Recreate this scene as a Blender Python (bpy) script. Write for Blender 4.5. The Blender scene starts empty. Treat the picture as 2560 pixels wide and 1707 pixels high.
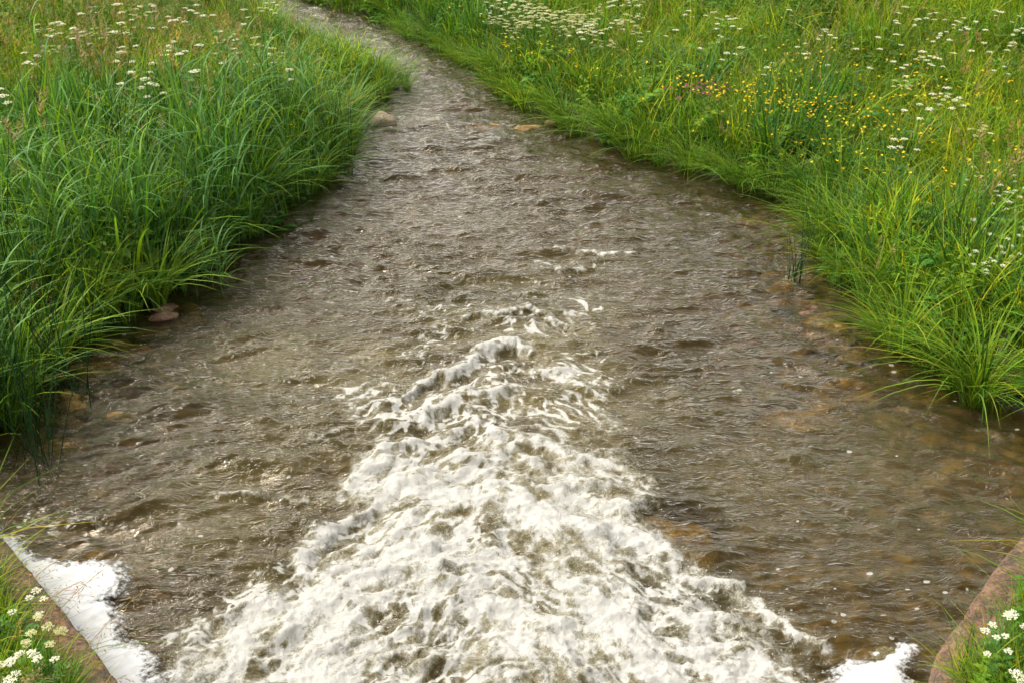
import bpy, math, random
import numpy as np
random.seed(7); RNG = np.random.default_rng(7)
sc = bpy.context.scene
COL = sc.collection
# ------------------------------------------------------------------ camera
CAM_H = 3.5; PITCH = math.radians(28.6); LENS = 40.0
cam = bpy.data.cameras.new('camera'); cam.lens = LENS; cam.sensor_width = 36.0; cam.clip_end = 500; cam.clip_start = 0.05
co = bpy.data.objects.new('camera', cam); co.location = (0, 0, CAM_H); co.rotation_euler = (math.pi/2 - PITCH, 0, 0)
COL.objects.link(co); sc.camera = co
# ------------------------------------------------------------------ light
SUN_EL = math.radians(52); SUN_AZ = math.radians(285)      # compass-like: measured from +Y clockwise
w = bpy.data.worlds.new('World'); sc.world = w; w.use_nodes = True
nt = w.node_tree; nt.nodes.clear()
sky = nt.nodes.new('ShaderNodeTexSky'); sky.sky_type = 'NISHITA'; sky.sun_disc = False
sky.sun_elevation = SUN_EL; sky.sun_rotation = SUN_AZ; sky.dust_density = 2.5; sky.air_density = 1.2; sky.ozone_density = 0.6
hs = nt.nodes.new('ShaderNodeHueSaturation'); hs.inputs['Saturation'].default_value = 0.12
tn = nt.nodes.new('ShaderNodeMix'); tn.data_type = 'RGBA'; tn.blend_type = 'MULTIPLY'; tn.inputs[0].default_value = 1
tn.inputs[7].default_value = (1.0, 0.965, 0.91, 1)
bg = nt.nodes.new('ShaderNodeBackground'); bg.inputs[1].default_value = 0.13
wo = nt.nodes.new('ShaderNodeOutputWorld')
nt.links.new(sky.outputs[0], hs.inputs['Color']); nt.links.new(hs.outputs[0], tn.inputs[6])
nt.links.new(tn.outputs[2], bg.inputs[0]); nt.links.new(bg.outputs[0], wo.inputs[0])
sl = bpy.data.lights.new('sun', 'SUN'); sl.energy = 2.6; sl.angle = math.radians(32); sl.color = (1.0, 0.95, 0.86)
so = bpy.data.objects.new('sun', sl); COL.objects.link(so)
so.rotation_euler = (math.pi/2 - SUN_EL, 0, math.pi - SUN_AZ)
so.location = (0, 0, 20)
sc.view_settings.view_transform = 'Standard'; sc.view_settings.look = 'None'
sc.view_settings.exposure = 0.92; sc.view_settings.gamma = 1.0
sc.cycles.max_bounces = 6; sc.cycles.diffuse_bounces = 2; sc.cycles.use_adaptive_sampling = True; sc.cycles.adaptive_threshold = 0.03; sc.cycles.transparent_max_bounces = 8
sc.cycles.caustics_reflective = False; sc.cycles.caustics_refractive = False
sc.cycles.use_denoising = True
# ------------------------------------------------------------------ pixel ray -> point on a height (photo measured on a 2352 px wide copy)
FPX = 2560*LENS/36.0
def ray(u, v):
    k = 2560/2352; dx = (u*k-1280)/FPX; dy = (853.5-v*k)/FPX
    return dx, math.cos(PITCH)+dy*math.sin(PITCH), -math.sin(PITCH)+dy*math.cos(PITCH)
def at(u, v, z=0.0):
    d = ray(u, v); t = (CAM_H-z)/-d[2]
    return d[0]*t, d[1]*t
# ------------------------------------------------------------------ noise
def _perm(seed):
    r = np.random.default_rng(seed); p = r.permutation(1024); return np.concatenate([p, p])
def perlin(x, y, seed=0):
    p = _perm(seed); xi = np.floor(x).astype(int); yi = np.floor(y).astype(int)
    xf = x-xi; yf = y-yi; xi &= 1023; yi &= 1023
    u = xf*xf*xf*(xf*(xf*6-15)+10); v = yf*yf*yf*(yf*(yf*6-15)+10)
    def g(a, b, dx, dy):
        h = p[(p[a & 1023]+b) & 1023]*(2*np.pi/1024.0)
        return np.cos(h)*dx+np.sin(h)*dy
    n00 = g(xi, yi, xf, yf); n10 = g(xi+1, yi, xf-1, yf); n01 = g(xi, yi+1, xf, yf-1); n11 = g(xi+1, yi+1, xf-1, yf-1)
    return 1.41*((n00*(1-u)+n10*u)*(1-v)+(n01*(1-u)+n11*u)*v)
def fbm(x, y, o=4, seed=0, gain=0.5):
    s = 0; a = 1; t = 0
    for i in range(o):
        s = s+a*perlin(x*2**i+13.7*i, y*2**i-7.1*i, seed+i); t += a; a *= gain
    return s/t
def ridged(x, y, o=3, seed=0, gain=0.5):
    s = 0; a = 1; t = 0
    for i in range(o):
        n = 1-np.abs(perlin(x*2**i+3.1*i, y*2**i+9.2*i, seed+i))*1.6
        s = s+a*n; t += a; a *= gain
    return s/t
def sstep(a, b, x):
    t = np.clip((x-a)/(b-a), 0, 1); return t*t*(3-2*t)
def seg_dist(x, y, pts):
    """distance to a polyline and position along it 0..1"""
    best = np.full(x.shape, 1e9); tt = np.zeros(x.shape)
    n = len(pts)-1
    for i in range(n):
        ax, ay = pts[i]; bx_, by_ = pts[i+1]; dx, dy = bx_-ax, by_-ay; L = dx*dx+dy*dy+1e-12
        t = np.clip(((x-ax)*dx+(y-ay)*dy)/L, 0, 1)
        d = np.hypot(x-ax-t*dx, y-ay-t*dy)
        m = d < best; best = np.where(m, d, best); tt = np.where(m, (i+t)/n, tt)
    return best, tt
# ------------------------------------------------------------------ stream plan (metres)
LEFT = [(-1.62,-4),(-1.40,2.6),(-1.60,3.29),(-1.93,3.67),(-2.28,4.05),(-2.62,4.42),(-2.95,4.65),(-3.02,4.95),(-2.86,5.24),(-2.68,5.5),
        (-2.86,6.0),(-2.86,6.3),(-2.66,6.55),(-2.48,6.9),(-2.3,7.2),(-2.2,7.66),(-1.85,8.3),(-1.72,8.97),(-1.52,9.5),(-1.47,10.2),
        (-1.62,11.1),(-1.66,11.5),(-1.28,11.75),(-1.10,12.1),(-1.20,12.5),(-1.48,12.85),(-1.95,13.2),(-2.5,14.1),(-3.3,15.5),(-4.9,17.6),(-6.5,22),(-10,30),(-16,45)]
RIGHT = [(1.62,-4),(1.40,2.6),(1.62,3.12),(1.68,3.32),(1.84,3.52),(2.05,3.81),(2.30,4.05),(2.62,4.4),(3.1,4.75),(3.2,5.1),(2.95,5.38),(2.69,5.69),(2.55,6.05),
         (2.38,6.44),(2.38,7.01),(2.28,7.29),(2.24,7.66),(2.36,8.06),(2.38,8.59),(2.12,9.05),(1.74,9.3),(1.41,9.6),(0.92,10.1),(0.45,10.84),
         (-0.03,11.57),(-0.31,12.29),(-0.66,13.25),(-1.2,14.05),(-1.5,14.8),(-1.9,15.4),(-2.3,15.85),(-2.9,16.5),(-4.4,18.6),(-5.6,22.2),(-8,30.5),(-14,46)]
LY = np.array([p[1] for p in LEFT]); LX = np.array([p[0] for p in LEFT]); RY = np.array([p[1] for p in RIGHT]); RX = np.array([p[0] for p in RIGHT])
def xl(y): return np.interp(y, LY, LX)
def xr(y): return np.interp(y, RY, RX)
def sdf(x, y):
    """positive on land"""
    dl, _ = seg_dist(x, y, LEFT); dr, _ = seg_dist(x, y, RIGHT)
    d = np.minimum(dl, dr); inside = (x > xl(y)) & (x < xr(y))
    return np.where(inside, -d, d)
def land_h(x, y):
    x = np.asarray(x, float); y = np.asarray(y, float)
    d = sdf(x, y)
    nearwall = sstep(4.9, 4.4, y)
    wdt = 0.55*(1-nearwall)+0.16*nearwall
    up = sstep(-0.1, 1, d/wdt)
    h = -0.10+0.10*up + sstep(-.02, .13, d)*(.06*(1-nearwall)) + up*(0.14+0.16*nearwall) + 0.5*sstep(0.3, 7, d) + 0.035*np.maximum(d-2, 0)*(1-sstep(12, 40, d)*0.5)
    h += 0.06*fbm(x*0.5, y*0.5, 3, 11)*sstep(0.3, 2, d)*(1-nearwall)
    # bed below water
    dep = sstep(-0.1, 1.9, -d)
    bed = -0.05-0.40*dep + 0.05*fbm(x*2, y*2, 4, 21)*sstep(0, .3, -d)
    return np.where(d > 0, h, np.minimum(h, bed))
GX0, GX1, GY0, GY1, GN = -14, 14, -2, 32, 0.08
_gx = np.arange(GX0, GX1, GN); _gy = np.arange(GY0, GY1, GN)
_GXX, _GYY = np.meshgrid(_gx, _gy); _GH = land_h(_GXX, _GYY); _GD = sdf(_GXX, _GYY)
def glook(A, x, y):
    fx = np.clip((np.asarray(x)-GX0)/GN, 0, len(_gx)-2.001); fy = np.clip((np.asarray(y)-GY0)/GN, 0, len(_gy)-2.001)
    i = fx.astype(int); j = fy.astype(int); a = fx-i; b = fy-j
    return (A[j, i]*(1-a)+A[j, i+1]*a)*(1-b)+(A[j+1, i]*(1-a)+A[j+1, i+1]*a)*b
def hgt(x, y): return glook(_GH, x, y)
def dland(x, y): return glook(_GD, x, y)
def plant_at(u, v, h):
    """ground point of a plant of height h whose top shows at photo (u,v)"""
    z = 0.3+h
    for _ in range(8):
        x, y = at(u, v, z); z = float(hgt(x, y))+h
    return x, y, z-h
# ------------------------------------------------------------------ materials
def mat(name):
    m = bpy.data.materials.new(name); m.use_nodes = True; m.node_tree.nodes.clear(); return m, m.node_tree
def N(t, kind, **kw):
    n = t.nodes.new('ShaderNode'+kind)
    for k, v in kw.items(): setattr(n, k, v)
    return n
def ramp(t, pts):
    r = N(t, 'ValToRGB'); e = r.color_ramp.elements
    while len(e) < len(pts): e.new(0.5)
    for k, (p, c) in enumerate(pts): e[k].position = p; e[k].color = (*c, 1)
    return r
def mixc(t, f, a, b, bt='MIX'):
    m = N(t, 'Mix', data_type='RGBA', blend_type=bt)
    for s, v in ((0, f), (6, a), (7, b)):
        if isinstance(v, (int, float)): m.inputs[s].default_value = v
        elif isinstance(v, tuple): m.inputs[s].default_value = (*v, 1) if len(v) == 3 else v
        else: t.links.new(v, m.inputs[s])
    return m.outputs[2]
def mth(t, op, a, b=None, c=None, clamp=False):
    m = N(t, 'Math', operation=op, use_clamp=clamp)
    for s, v in enumerate((a, b, c)):
        if v is None: continue
        if isinstance(v, (int, float)): m.inputs[s].default_value = v
        else: t.links.new(v, m.inputs[s])
    return m.outputs[0]
def noise(t, vec, scale, det=4, rough=0.55, dist=0.0):
    n = N(t, 'TexNoise'); n.inputs['Scale'].default_value = scale; n.inputs['Detail'].default_value = det
    n.inputs['Roughness'].default_value = rough; n.inputs['Distortion'].default_value = dist
    if vec is not None: t.links.new(vec, n.inputs['Vector'])
    return n.outputs[0]
def geopos(t, scale=(1, 1, 1), rot=(0, 0, 0)):
    g = N(t, 'NewGeometry'); m = N(t, 'Mapping'); m.inputs['Scale'].default_value = scale; m.inputs['Rotation'].default_value = rot
    t.links.new(g.outputs['Position'], m.inputs['Vector']); return m.outputs[0]
def objpos(t, scale=(1, 1, 1)):
    g = N(t, 'TexCoord'); m = N(t, 'Mapping'); m.inputs['Scale'].default_value = scale
    t.links.new(g.outputs['Object'], m.inputs['Vector']); return m.outputs[0]

def leaf_material(name, trans=0.4, patch=0.5, rough=0.5):
    m, t = mat(name)
    at_ = N(t, 'Attribute', attribute_name='Col')
    gp = geopos(t)
    n1 = noise(t, gp, 0.55, 3)
    r1 = ramp(t, [(0.32, (0.60, 0.80, 0.95)), (0.48, (1.0, 1.04, .9)), (0.62, (1.45, 1.32, 0.7))]); t.links.new(n1, r1.inputs[0])
    c = mixc(t, patch, at_.outputs['Color'], r1.outputs[0], 'MULTIPLY')
    n2 = noise(t, gp, 3.1, 3)
    r2 = ramp(t, [(0.3, (0.7, 0.78, 0.8)), (0.7, (1.25, 1.18, 1.1))]); t.links.new(n2, r2.inputs[0])
    c = mixc(t, patch, c, r2.outputs[0], 'MULTIPLY')
    p = N(t, 'BsdfPrincipled'); p.inputs['Roughness'].default_value = rough; p.inputs['Specular IOR Level'].default_value = 0.16
    t.links.new(c, p.inputs['Base Color'])
    tr = N(t, 'BsdfTranslucent'); c2 = mixc(t, 1.0, c, (1.25, 1.35, 0.6), 'MULTIPLY'); t.links.new(c2, tr.inputs['Color'])
    mx = N(t, 'MixShader'); mx.inputs[0].default_value = trans
    t.links.new(p.outputs[0], mx.inputs[1]); t.links.new(tr.outputs[0], mx.inputs[2])
    o = N(t, 'OutputMaterial'); t.links.new(mx.outputs[0], o.inputs[0]); return m
M_GRASS = leaf_material('grass_blades', 0.36, 0.75)
M_LEAF = leaf_material('broad_leaves', 0.30, 0.3, 0.42)
M_STEM = leaf_material('plant_stems', 0.1, 0.1, 0.45)
M_PETAL = leaf_material('petals', 0.25, 0.0, 0.6)

def soil_material():
    m, t = mat('soil'); gp = geopos(t)
    g = N(t, 'NewGeometry'); sx = N(t, 'SeparateXYZ'); t.links.new(g.outputs['Position'], sx.inputs[0])
    n = noise(t, gp, 9, 6, 0.65)
    r = ramp(t, [(0.3, (0.010, 0.007, 0.004)), (0.5, (0.028, 0.020, 0.010)), (0.72, (0.070, 0.050, 0.025))]); t.links.new(n, r.inputs[0])
    n2 = noise(t, gp, 2.2, 5)
    r2 = ramp(t, [(0.35, (0.022, 0.035, 0.008)), (0.65, (0.060, 0.085, 0.018))]); t.links.new(n2, r2.inputs[0])
    land = mth(t, 'MULTIPLY_ADD', sx.outputs['Z'], 5.0, -0.3, clamp=True)
    c = mixc(t, land, r.outputs[0], r2.outputs[0])
    # stream bed: pebbly amber gravel
    nd = N(t, 'TexNoise'); nd.inputs['Scale'].default_value = 5; nd.inputs['Detail'].default_value = 4; t.links.new(gp, nd.inputs['Vector'])
    vd = N(t, 'VectorMath', operation='SCALE'); vd.inputs['Scale'].default_value = .25; t.links.new(nd.outputs['Color'], vd.inputs[0])
    va = N(t, 'VectorMath', operation='ADD'); t.links.new(gp, va.inputs[0]); t.links.new(vd.outputs[0], va.inputs[1])
    v = N(t, 'TexVoronoi'); v.feature = 'SMOOTH_F1'; v.inputs['Smoothness'].default_value = .35; v.inputs['Scale'].default_value = 9; t.links.new(va.outputs[0], v.inputs['Vector'])
    sv = N(t, 'SeparateXYZ'); t.links.new(v.outputs['Color'], sv.inputs[0])
    r3 = ramp(t, [(0.0, (0.07, 0.048, 0.018)), (0.4, (0.14, 0.095, 0.035)), (0.75, (0.24, 0.16, 0.06)), (1.0, (0.32, 0.22, 0.11))]); t.links.new(sv.outputs[0], r3.inputs[0])
    n4 = noise(t, gp, 1.3, 3); k4 = mth(t, 'MULTIPLY_ADD', n4, 3.0, -1.0, clamp=True)
    bedc = mixc(t, k4, r3.outputs[0], (0.10, 0.075, 0.028)); rg = ramp(t, [(0.25, (1.3, 1.3, 1.3)), (0.62, (.35, .33, .3))]); t.links.new(v.outputs['Distance'], rg.inputs[0]); bedc = mixc(t, .8, bedc, rg.outputs[0], 'MULTIPLY'); bedc = mixc(t, .6, bedc, mixc(t, n, (.45, .45, .45), (1.6, 1.5, 1.3)), 'MULTIPLY')
    wet = mth(t, 'MULTIPLY_ADD', sx.outputs['Z'], -25.0, 0.0, clamp=True)
    c = mixc(t, wet, c, bedc)
    p = N(t, 'BsdfPrincipled'); p.inputs['Roughness'].default_value = 0.85; t.links.new(c, p.inputs['Base Color'])
    b = N(t, 'Bump'); b.inputs['Strength'].default_value = 0.6; b.inputs['Distance'].default_value = 0.03
    t.links.new(n, b.inputs['Height']); t.links.new(b.outputs[0], p.inputs['Normal'])
    o = N(t, 'OutputMaterial'); t.links.new(p.outputs[0], o.inputs[0]); return m
M_SOIL = soil_material()

def rock_material(name, cols, sc_=6, lichen=None, wet=0.75):
    m, t = mat(name); gp = geopos(t)
    n = noise(t, gp, sc_, 7, 0.65, 0.3)
    r = ramp(t, [(0.32, cols[0]), (0.5, cols[1]), (0.7, cols[2])]); t.links.new(n, r.inputs[0]); c = r.outputs[0]
    if lichen:
        n3 = noise(t, gp, 4.2, 6, 0.75, 0.8); k = mth(t, 'MULTIPLY_ADD', n3, 6.0, -3.1, clamp=True); k = mth(t, 'MULTIPLY', k, .8)
        c = mixc(t, k, c, lichen)
        n5 = noise(t, gp, 45, 3, 0.7); k5 = mth(t, 'MULTIPLY_ADD', n5, 9.0, -5.1, clamp=True)
        c = mixc(t, mth(t, 'MULTIPLY', k5, 0.6), c, (0.40, 0.19, 0.02))
        n6 = noise(t, gp, 7, 6, 0.75); k6 = mth(t, 'MULTIPLY_ADD', n6, 9.0, -4.7, clamp=True)
        c = mixc(t, mth(t, 'MULTIPLY', k6, 0.75), c, (0.07, 0.055, 0.045))
    n4 = noise(t, gp, 70, 4, 0.8)
    r4 = ramp(t, [(0.38, (0.30, 0.30, 0.32)), (0.56, (1.15, 1.15, 1.15))]); t.links.new(n4, r4.inputs[0])
    c = mixc(t, 0.8, c, r4.outputs[0], 'MULTIPLY')
    p = N(t, 'BsdfPrincipled'); p.inputs['Roughness'].default_value = wet; t.links.new(c, p.inputs['Base Color'])
    h = mth(t, 'ADD', mth(t, 'MULTIPLY', n4, 0.35), n)
    b = N(t, 'Bump'); b.inputs['Strength'].default_value = 1.0; b.inputs['Distance'].default_value = 0.04
    t.links.new(h, b.inputs['Height']); t.links.new(b.outputs[0], p.inputs['Normal'])
    o = N(t, 'OutputMaterial'); t.links.new(p.outputs[0], o.inputs[0]); return m
M_WALL = rock_material('weathered_concrete', [(0.040, 0.024, 0.016), (0.22, 0.125, 0.08), (0.40, 0.25, 0.17)], 15, (0.38, 0.17, 0.03))
M_ROCK = rock_material('amber_stone', [(0.14, 0.08, 0.022), (0.32, 0.20, 0.05), (0.50, 0.34, 0.11)], 7)
M_ROCKR = rock_material('red_stone', [(0.13, 0.065, 0.04), (0.25, 0.14, 0.085), (0.36, 0.23, 0.15)], 7)
M_PALE = rock_material('pale_stone', [(0.36, 0.24, 0.16), (0.60, 0.45, 0.33), (0.78, 0.64, 0.50)], 5)

def water_material():
    m, t = mat('stream_water')
    A = lambda n: N(t, 'Attribute', attribute_name=n).outputs['Fac']
    foam, turb, calm = A('foam'), A('turb'), A('calm')
    gp = geopos(t)
    gs = geopos(t, (0.55, 1.6, 1))
    # ripples: gentle backs, short steep faces towards the bridge (noise sheared along the flow by its own height)
    def skew(sc3, rot, scale, k, det, dist):
        v0 = geopos(t, sc3, rot); n0 = noise(t, v0, scale, 2, 0.5, dist)
        cm = N(t, 'CombineXYZ'); t.links.new(mth(t, 'MULTIPLY', n0, k), cm.inputs['Y'])
        va = N(t, 'VectorMath', operation='ADD'); t.links.new(v0, va.inputs[0]); t.links.new(cm.outputs[0], va.inputs[1])
        return noise(t, va.outputs[0], scale, det, 0.6, dist)
    na = mth(t, 'ABSOLUTE', mth(t, 'SUBTRACT', skew((0.5, 1.3, 1), (0, 0, .12), 7, .16, 3, 1.2), .5)); na = mth(t, 'ADD', mth(t, 'MULTIPLY', na, .75), mth(t, 'MULTIPLY', noise(t, geopos(t, (.5, 1.3, 1)), 8, 2, .5, .6), .45))
    nb = skew((0.6, 1.4, 1), (0, 0, -.3), 21, .07, 3, 1.2)
    pt = mth(t, 'MULTIPLY_ADD', noise(t, gp, 1.7, 2), 2.4, -.6, clamp=True)
    hh = mth(t, 'ADD', na, mth(t, 'MULTIPLY', mth(t, 'MULTIPLY', nb, 0.35), pt))
    b = N(t, 'Bump'); b.inputs['Distance'].default_value = 0.07
    t.links.new(mth(t, 'MULTIPLY_ADD', calm, -0.65, 0.95, clamp=True), b.inputs['Strength'])
    t.links.new(hh, b.inputs['Height'])
    # body
    nm = noise(t, gp, 0.8, 4); 
    mud = mixc(t, mth(t, 'MULTIPLY_ADD', nm, 3.0, -1.0, clamp=True), (0.034, 0.026, 0.005), (0.052, 0.034, 0.010))
    df = N(t, 'BsdfDiffuse')
    aer = A('aer')
    mud = mixc(t, aer, mud, (0.11, 0.09, 0.032))
    t.links.new(mud, df.inputs['Color'])
    tp = N(t, 'BsdfTransparent'); tp.inputs['Color'].default_value = (0.86, 0.79, 0.54, 1)
    body = N(t, 'MixShader'); t.links.new(turb, body.inputs[0]); t.links.new(tp.outputs[0], body.inputs[1]); t.links.new(df.outputs[0], body.inputs[2])
    gl = N(t, 'BsdfGlossy'); gl.inputs['Roughness'].default_value = 0.12; gl.inputs['Color'].default_value = (1, .955, .88, 1); t.links.new(b.outputs[0], gl.inputs['Normal'])
    fr = N(t, 'Fresnel'); fr.inputs['IOR'].default_value = 1.36; t.links.new(b.outputs[0], fr.inputs['Normal'])
    surf = N(t, 'MixShader'); t.links.new(mth(t, 'MINIMUM', mth(t, 'MAXIMUM', mth(t, 'MULTIPLY_ADD', fr.outputs[0], 4.1, -.085), .014), .85), surf.inputs[0]); t.links.new(body.outputs[0], surf.inputs[1]); t.links.new(gl.outputs[0], surf.inputs[2])
    # froth
    f1 = noise(t, geopos(t, (1, .8, 1)), 26, 6, 0.75, 0.8); f2 = noise(t, gp, 120, 3, 0.7)
    fm = mth(t, 'ADD', foam, mth(t, 'MULTIPLY', mth(t, 'SUBTRACT', f1, 0.5), 1.5))
    fm = mth(t, 'ADD', fm, mth(t, 'MULTIPLY', mth(t, 'SUBTRACT', f2, 0.5), 0.8))
    mask = mth(t, 'MULTIPLY_ADD', fm, 1.5, -0.55, clamp=True)
    mask = mth(t, 'MULTIPLY', mask, 0.91)
    # single bubbles drifting
    vo = N(t, 'TexVoronoi'); vo.inputs['Scale'].default_value = 17; vo.inputs['Randomness'].default_value = 1
    t.links.new(geopos(t, (0.7, 1, 1)), vo.inputs['Vector'])
    sv = N(t, 'SeparateXYZ'); t.links.new(vo.outputs['Color'], sv.inputs[0])
    rad = mth(t, 'MULTIPLY', sv.outputs[1], 0.20)
    dot = mth(t, 'LESS_THAN', vo.outputs['Distance'], rad)
    few = mth(t, 'GREATER_THAN', mth(t, 'ADD', sv.outputs[0], A('bub')), 1.0)
    dots = mth(t, 'MULTIPLY', mth(t, 'MULTIPLY', dot, few), 0.75)
    mask = mth(t, 'MAXIMUM', mask, dots)
    fcol = ramp(t, [(0.0, (0.26, 0.235, 0.14)), (0.5, (0.38, 0.365, 0.29)), (1.0, (0.58, 0.575, 0.55))]); t.links.new(mask, fcol.inputs[0])
    b2 = N(t, 'Bump'); b2.inputs['Strength'].default_value = 0.7; b2.inputs['Distance'].default_value = 0.03
    t.links.new(mth(t, 'ADD', f1, mth(t, 'MULTIPLY', f2, 0.3)), b2.inputs['Height'])
    fd = N(t, 'BsdfPrincipled'); fd.inputs['Roughness'].default_value = 0.45; t.links.new(fcol.outputs[0], fd.inputs['Base Color']); t.links.new(b2.outputs[0], fd.inputs['Normal'])
    out = N(t, 'MixShader'); t.links.new(mask, out.inputs[0]); t.links.new(surf.outputs[0], out.inputs[1]); t.links.new(fd.outputs[0], out.inputs[2])
    o = N(t, 'OutputMaterial'); t.links.new(out.outputs[0], o.inputs[0]); return m
M_WATER = water_material()

def foam_material():
    m, t = mat('dense_foam'); gp = geopos(t)
    n = noise(t, gp, 60, 4, 0.7); n2 = noise(t, gp, 9, 4)
    r = ramp(t, [(0.3, (0.50, 0.51, 0.51)), (0.6, (0.57, 0.58, 0.58))]); t.links.new(n2, r.inputs[0])
    p = N(t, 'BsdfPrincipled'); p.inputs['Roughness'].default_value = 0.7; t.links.new(r.outputs[0], p.inputs['Base Color'])
    p.inputs['Subsurface Weight'].default_value = 0.4; p.inputs['Subsurface Radius'].default_value = (0.02, 0.02, 0.02); p.inputs['Subsurface Scale'].default_value = 1
    b = N(t, 'Bump'); b.inputs['Strength'].default_value = 0.5; b.inputs['Distance'].default_value = 0.01
    t.links.new(mth(t, 'ADD', n2, mth(t, 'MULTIPLY', n, 0.25)), b.inputs['Height']); t.links.new(b.outputs[0], p.inputs['Normal'])
    rim = N(t, 'Attribute', attribute_name='rim').outputs['Fac']
    nn = noise(t, gp, 38, 5, 0.75); al = mth(t, 'ADD', mth(t, 'MULTIPLY', rim, 18.0), mth(t, 'MULTIPLY_ADD', nn, 4.2, -2.0)); al = mth(t, 'ADD', al, 0.0, clamp=True)
    tp = N(t, 'BsdfTransparent'); mx = N(t, 'MixShader'); t.links.new(al, mx.inputs[0]); t.links.new(tp.outputs[0], mx.inputs[1]); t.links.new(p.outputs[0], mx.inputs[2])
    o = N(t, 'OutputMaterial'); t.links.new(mx.outputs[0], o.inputs[0]); return m
M_FOAM = foam_material()
# ------------------------------------------------------------------ mesh helpers
def npmesh(name, v, f, m=None, col=None, attrs=None, smooth=False):
    v = np.asarray(v, np.float32); f = np.asarray(f, np.int32)
    me = bpy.data.meshes.new(name); k = f.shape[1]
    me.vertices.add(len(v)); me.vertices.foreach_set('co', v.ravel())
    me.loops.add(f.size); me.loops.foreach_set('vertex_index', f.ravel())
    me.polygons.add(len(f)); me.polygons.foreach_set('loop_start', np.arange(0, f.size, k, dtype=np.int32))
    me.update(calc_edges=True)
    if smooth: me.polygons.foreach_set('use_smooth', np.ones(len(f), bool))
    if col is not None:
        a = me.attributes.new('Col', 'FLOAT_COLOR', 'POINT')
        c = np.ones((len(v), 4), np.float32); c[:, :3] = col; a.data.foreach_set('color', c.ravel())
    for n_, d in (attrs or {}).items():
        a = me.attributes.new(n_, 'FLOAT', 'POINT'); a.data.foreach_set('value', np.asarray(d, np.float32))
    if m: me.materials.append(m)
    me.validate(); return me
def link(name, me, parent=None, loc=(0, 0, 0), rz=0, scale=1):
    o = bpy.data.objects.new(name, me); COL.objects.link(o)
    if parent: o.parent = parent
    o.location = loc; o.rotation_euler = (0, 0, rz); o.scale = (scale,)*3 if isinstance(scale, (int, float)) else scale
    return o
def tag(o, label=None, cat=None, group=None, kind=None):
    if label: o['label'] = label
    if cat: o['category'] = cat
    if group: o['group'] = group
    if kind: o['kind'] = kind
    return o
class MB:
    def __init__(s): s.v = []; s.f = []; s.c = []; s.n = 0
    def add(s, v, f, c):
        v = np.asarray(v, float); f = np.asarray(f, int); s.v.append(v); s.f.append(f+s.n); s.n += len(v)
        c = np.asarray(c, float); s.c.append(np.tile(c, (len(v), 1)) if c.ndim == 1 else c); return s
    def mesh(s, name, m, smooth=False): return npmesh(name, np.vstack(s.v), np.vstack(s.f), m, np.vstack(s.c), smooth=smooth)
def strip(mb, P, Wd, c, fold=0.0):
    """ribbon along points P (n,3) with half-width vectors Wd (n,3); folded along its midrib if fold"""
    P = np.asarray(P, float); Wd = np.asarray(Wd, float); n = len(P)
    if fold:
        mid = P.copy(); mid[:, 2] -= fold*np.linalg.norm(Wd, axis=1)
        v = np.empty((3*n, 3)); v[0::3] = P-Wd; v[1::3] = mid; v[2::3] = P+Wd
        f = [[3*i+k, 3*i+k+1, 3*i+k+4, 3*i+k+3] for i in range(n-1) for k in (0, 1)]
    else:
        v = np.empty((2*n, 3)); v[0::2] = P-Wd; v[1::2] = P+Wd
        f = [[2*i, 2*i+1, 2*i+3, 2*i+2] for i in range(n-1)]
    c = np.asarray(c, float)
    if c.ndim == 2: c = np.repeat(c, 3 if fold else 2, axis=0)
    mb.add(v, f, c)
def tube(mb, P, R, c, sides=4):
    P = np.asarray(P, float); n = len(P); R = np.broadcast_to(R, (n,))
    T = np.gradient(P, axis=0); T /= np.linalg.norm(T, axis=1)[:, None]+1e-9
    U = np.cross(T, [0.13, 0.97, 0.21]); U /= np.linalg.norm(U, axis=1)[:, None]+1e-9; V = np.cross(T, U)
    v = []
    for i in range(n):
        for k in range(sides):
            a = 2*math.pi*k/sides; v.append(P[i]+R[i]*(math.cos(a)*U[i]+math.sin(a)*V[i]))
    f = [[i*sides+k, i*sides+(k+1) % sides, (i+1)*sides+(k+1) % sides, (i+1)*sides+k] for i in range(n-1) for k in range(sides)]
    mb.add(v, f, c)
def blade_path(x, y, az, h, lean, droop, n, z0=0.0, r=None):
    t = np.linspace(0, 1, n); d = np.array([math.cos(az), math.sin(az)])
    out = h*(lean*t+droop*t**2.2); up = h*(t-0.42*(droop**1.5)*t**3)
    return np.stack([x+d[0]*out, y+d[1]*out, z0+up], 1)
def width_prof(n, w, base=0.6):
    t = np.linspace(0, 1, n); return 0.5*w*np.maximum((base+(1-base)*np.minimum(t*3, 1))*(1-t**2.4)**0.9, 0.04)
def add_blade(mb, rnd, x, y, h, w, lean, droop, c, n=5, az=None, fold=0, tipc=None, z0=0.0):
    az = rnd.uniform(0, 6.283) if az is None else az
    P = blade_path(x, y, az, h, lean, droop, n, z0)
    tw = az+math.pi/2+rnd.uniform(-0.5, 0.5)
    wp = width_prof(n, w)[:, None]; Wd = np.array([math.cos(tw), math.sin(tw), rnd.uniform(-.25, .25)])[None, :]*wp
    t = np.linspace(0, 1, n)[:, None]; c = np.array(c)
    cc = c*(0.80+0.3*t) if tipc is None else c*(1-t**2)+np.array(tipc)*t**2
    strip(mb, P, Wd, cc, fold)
def jit(rnd, c, a=0.2, b=0.25):
    k = 1+rnd.uniform(-b, b); q = 1+rnd.uniform(-a, a)
    return (c[0]*k*q, c[1]*k, c[2]*k/q)
G_MID = (0.165, 0.285, 0.018); G_YEL = (0.320, 0.360, 0.022); G_DARK = (0.040, 0.120, 0.014); G_BLUE = (0.090, 0.215, 0.060); G_STRAW = (0.36, 0.27, 0.10); G_BROWN = (0.22, 0.12, 0.06)
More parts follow.
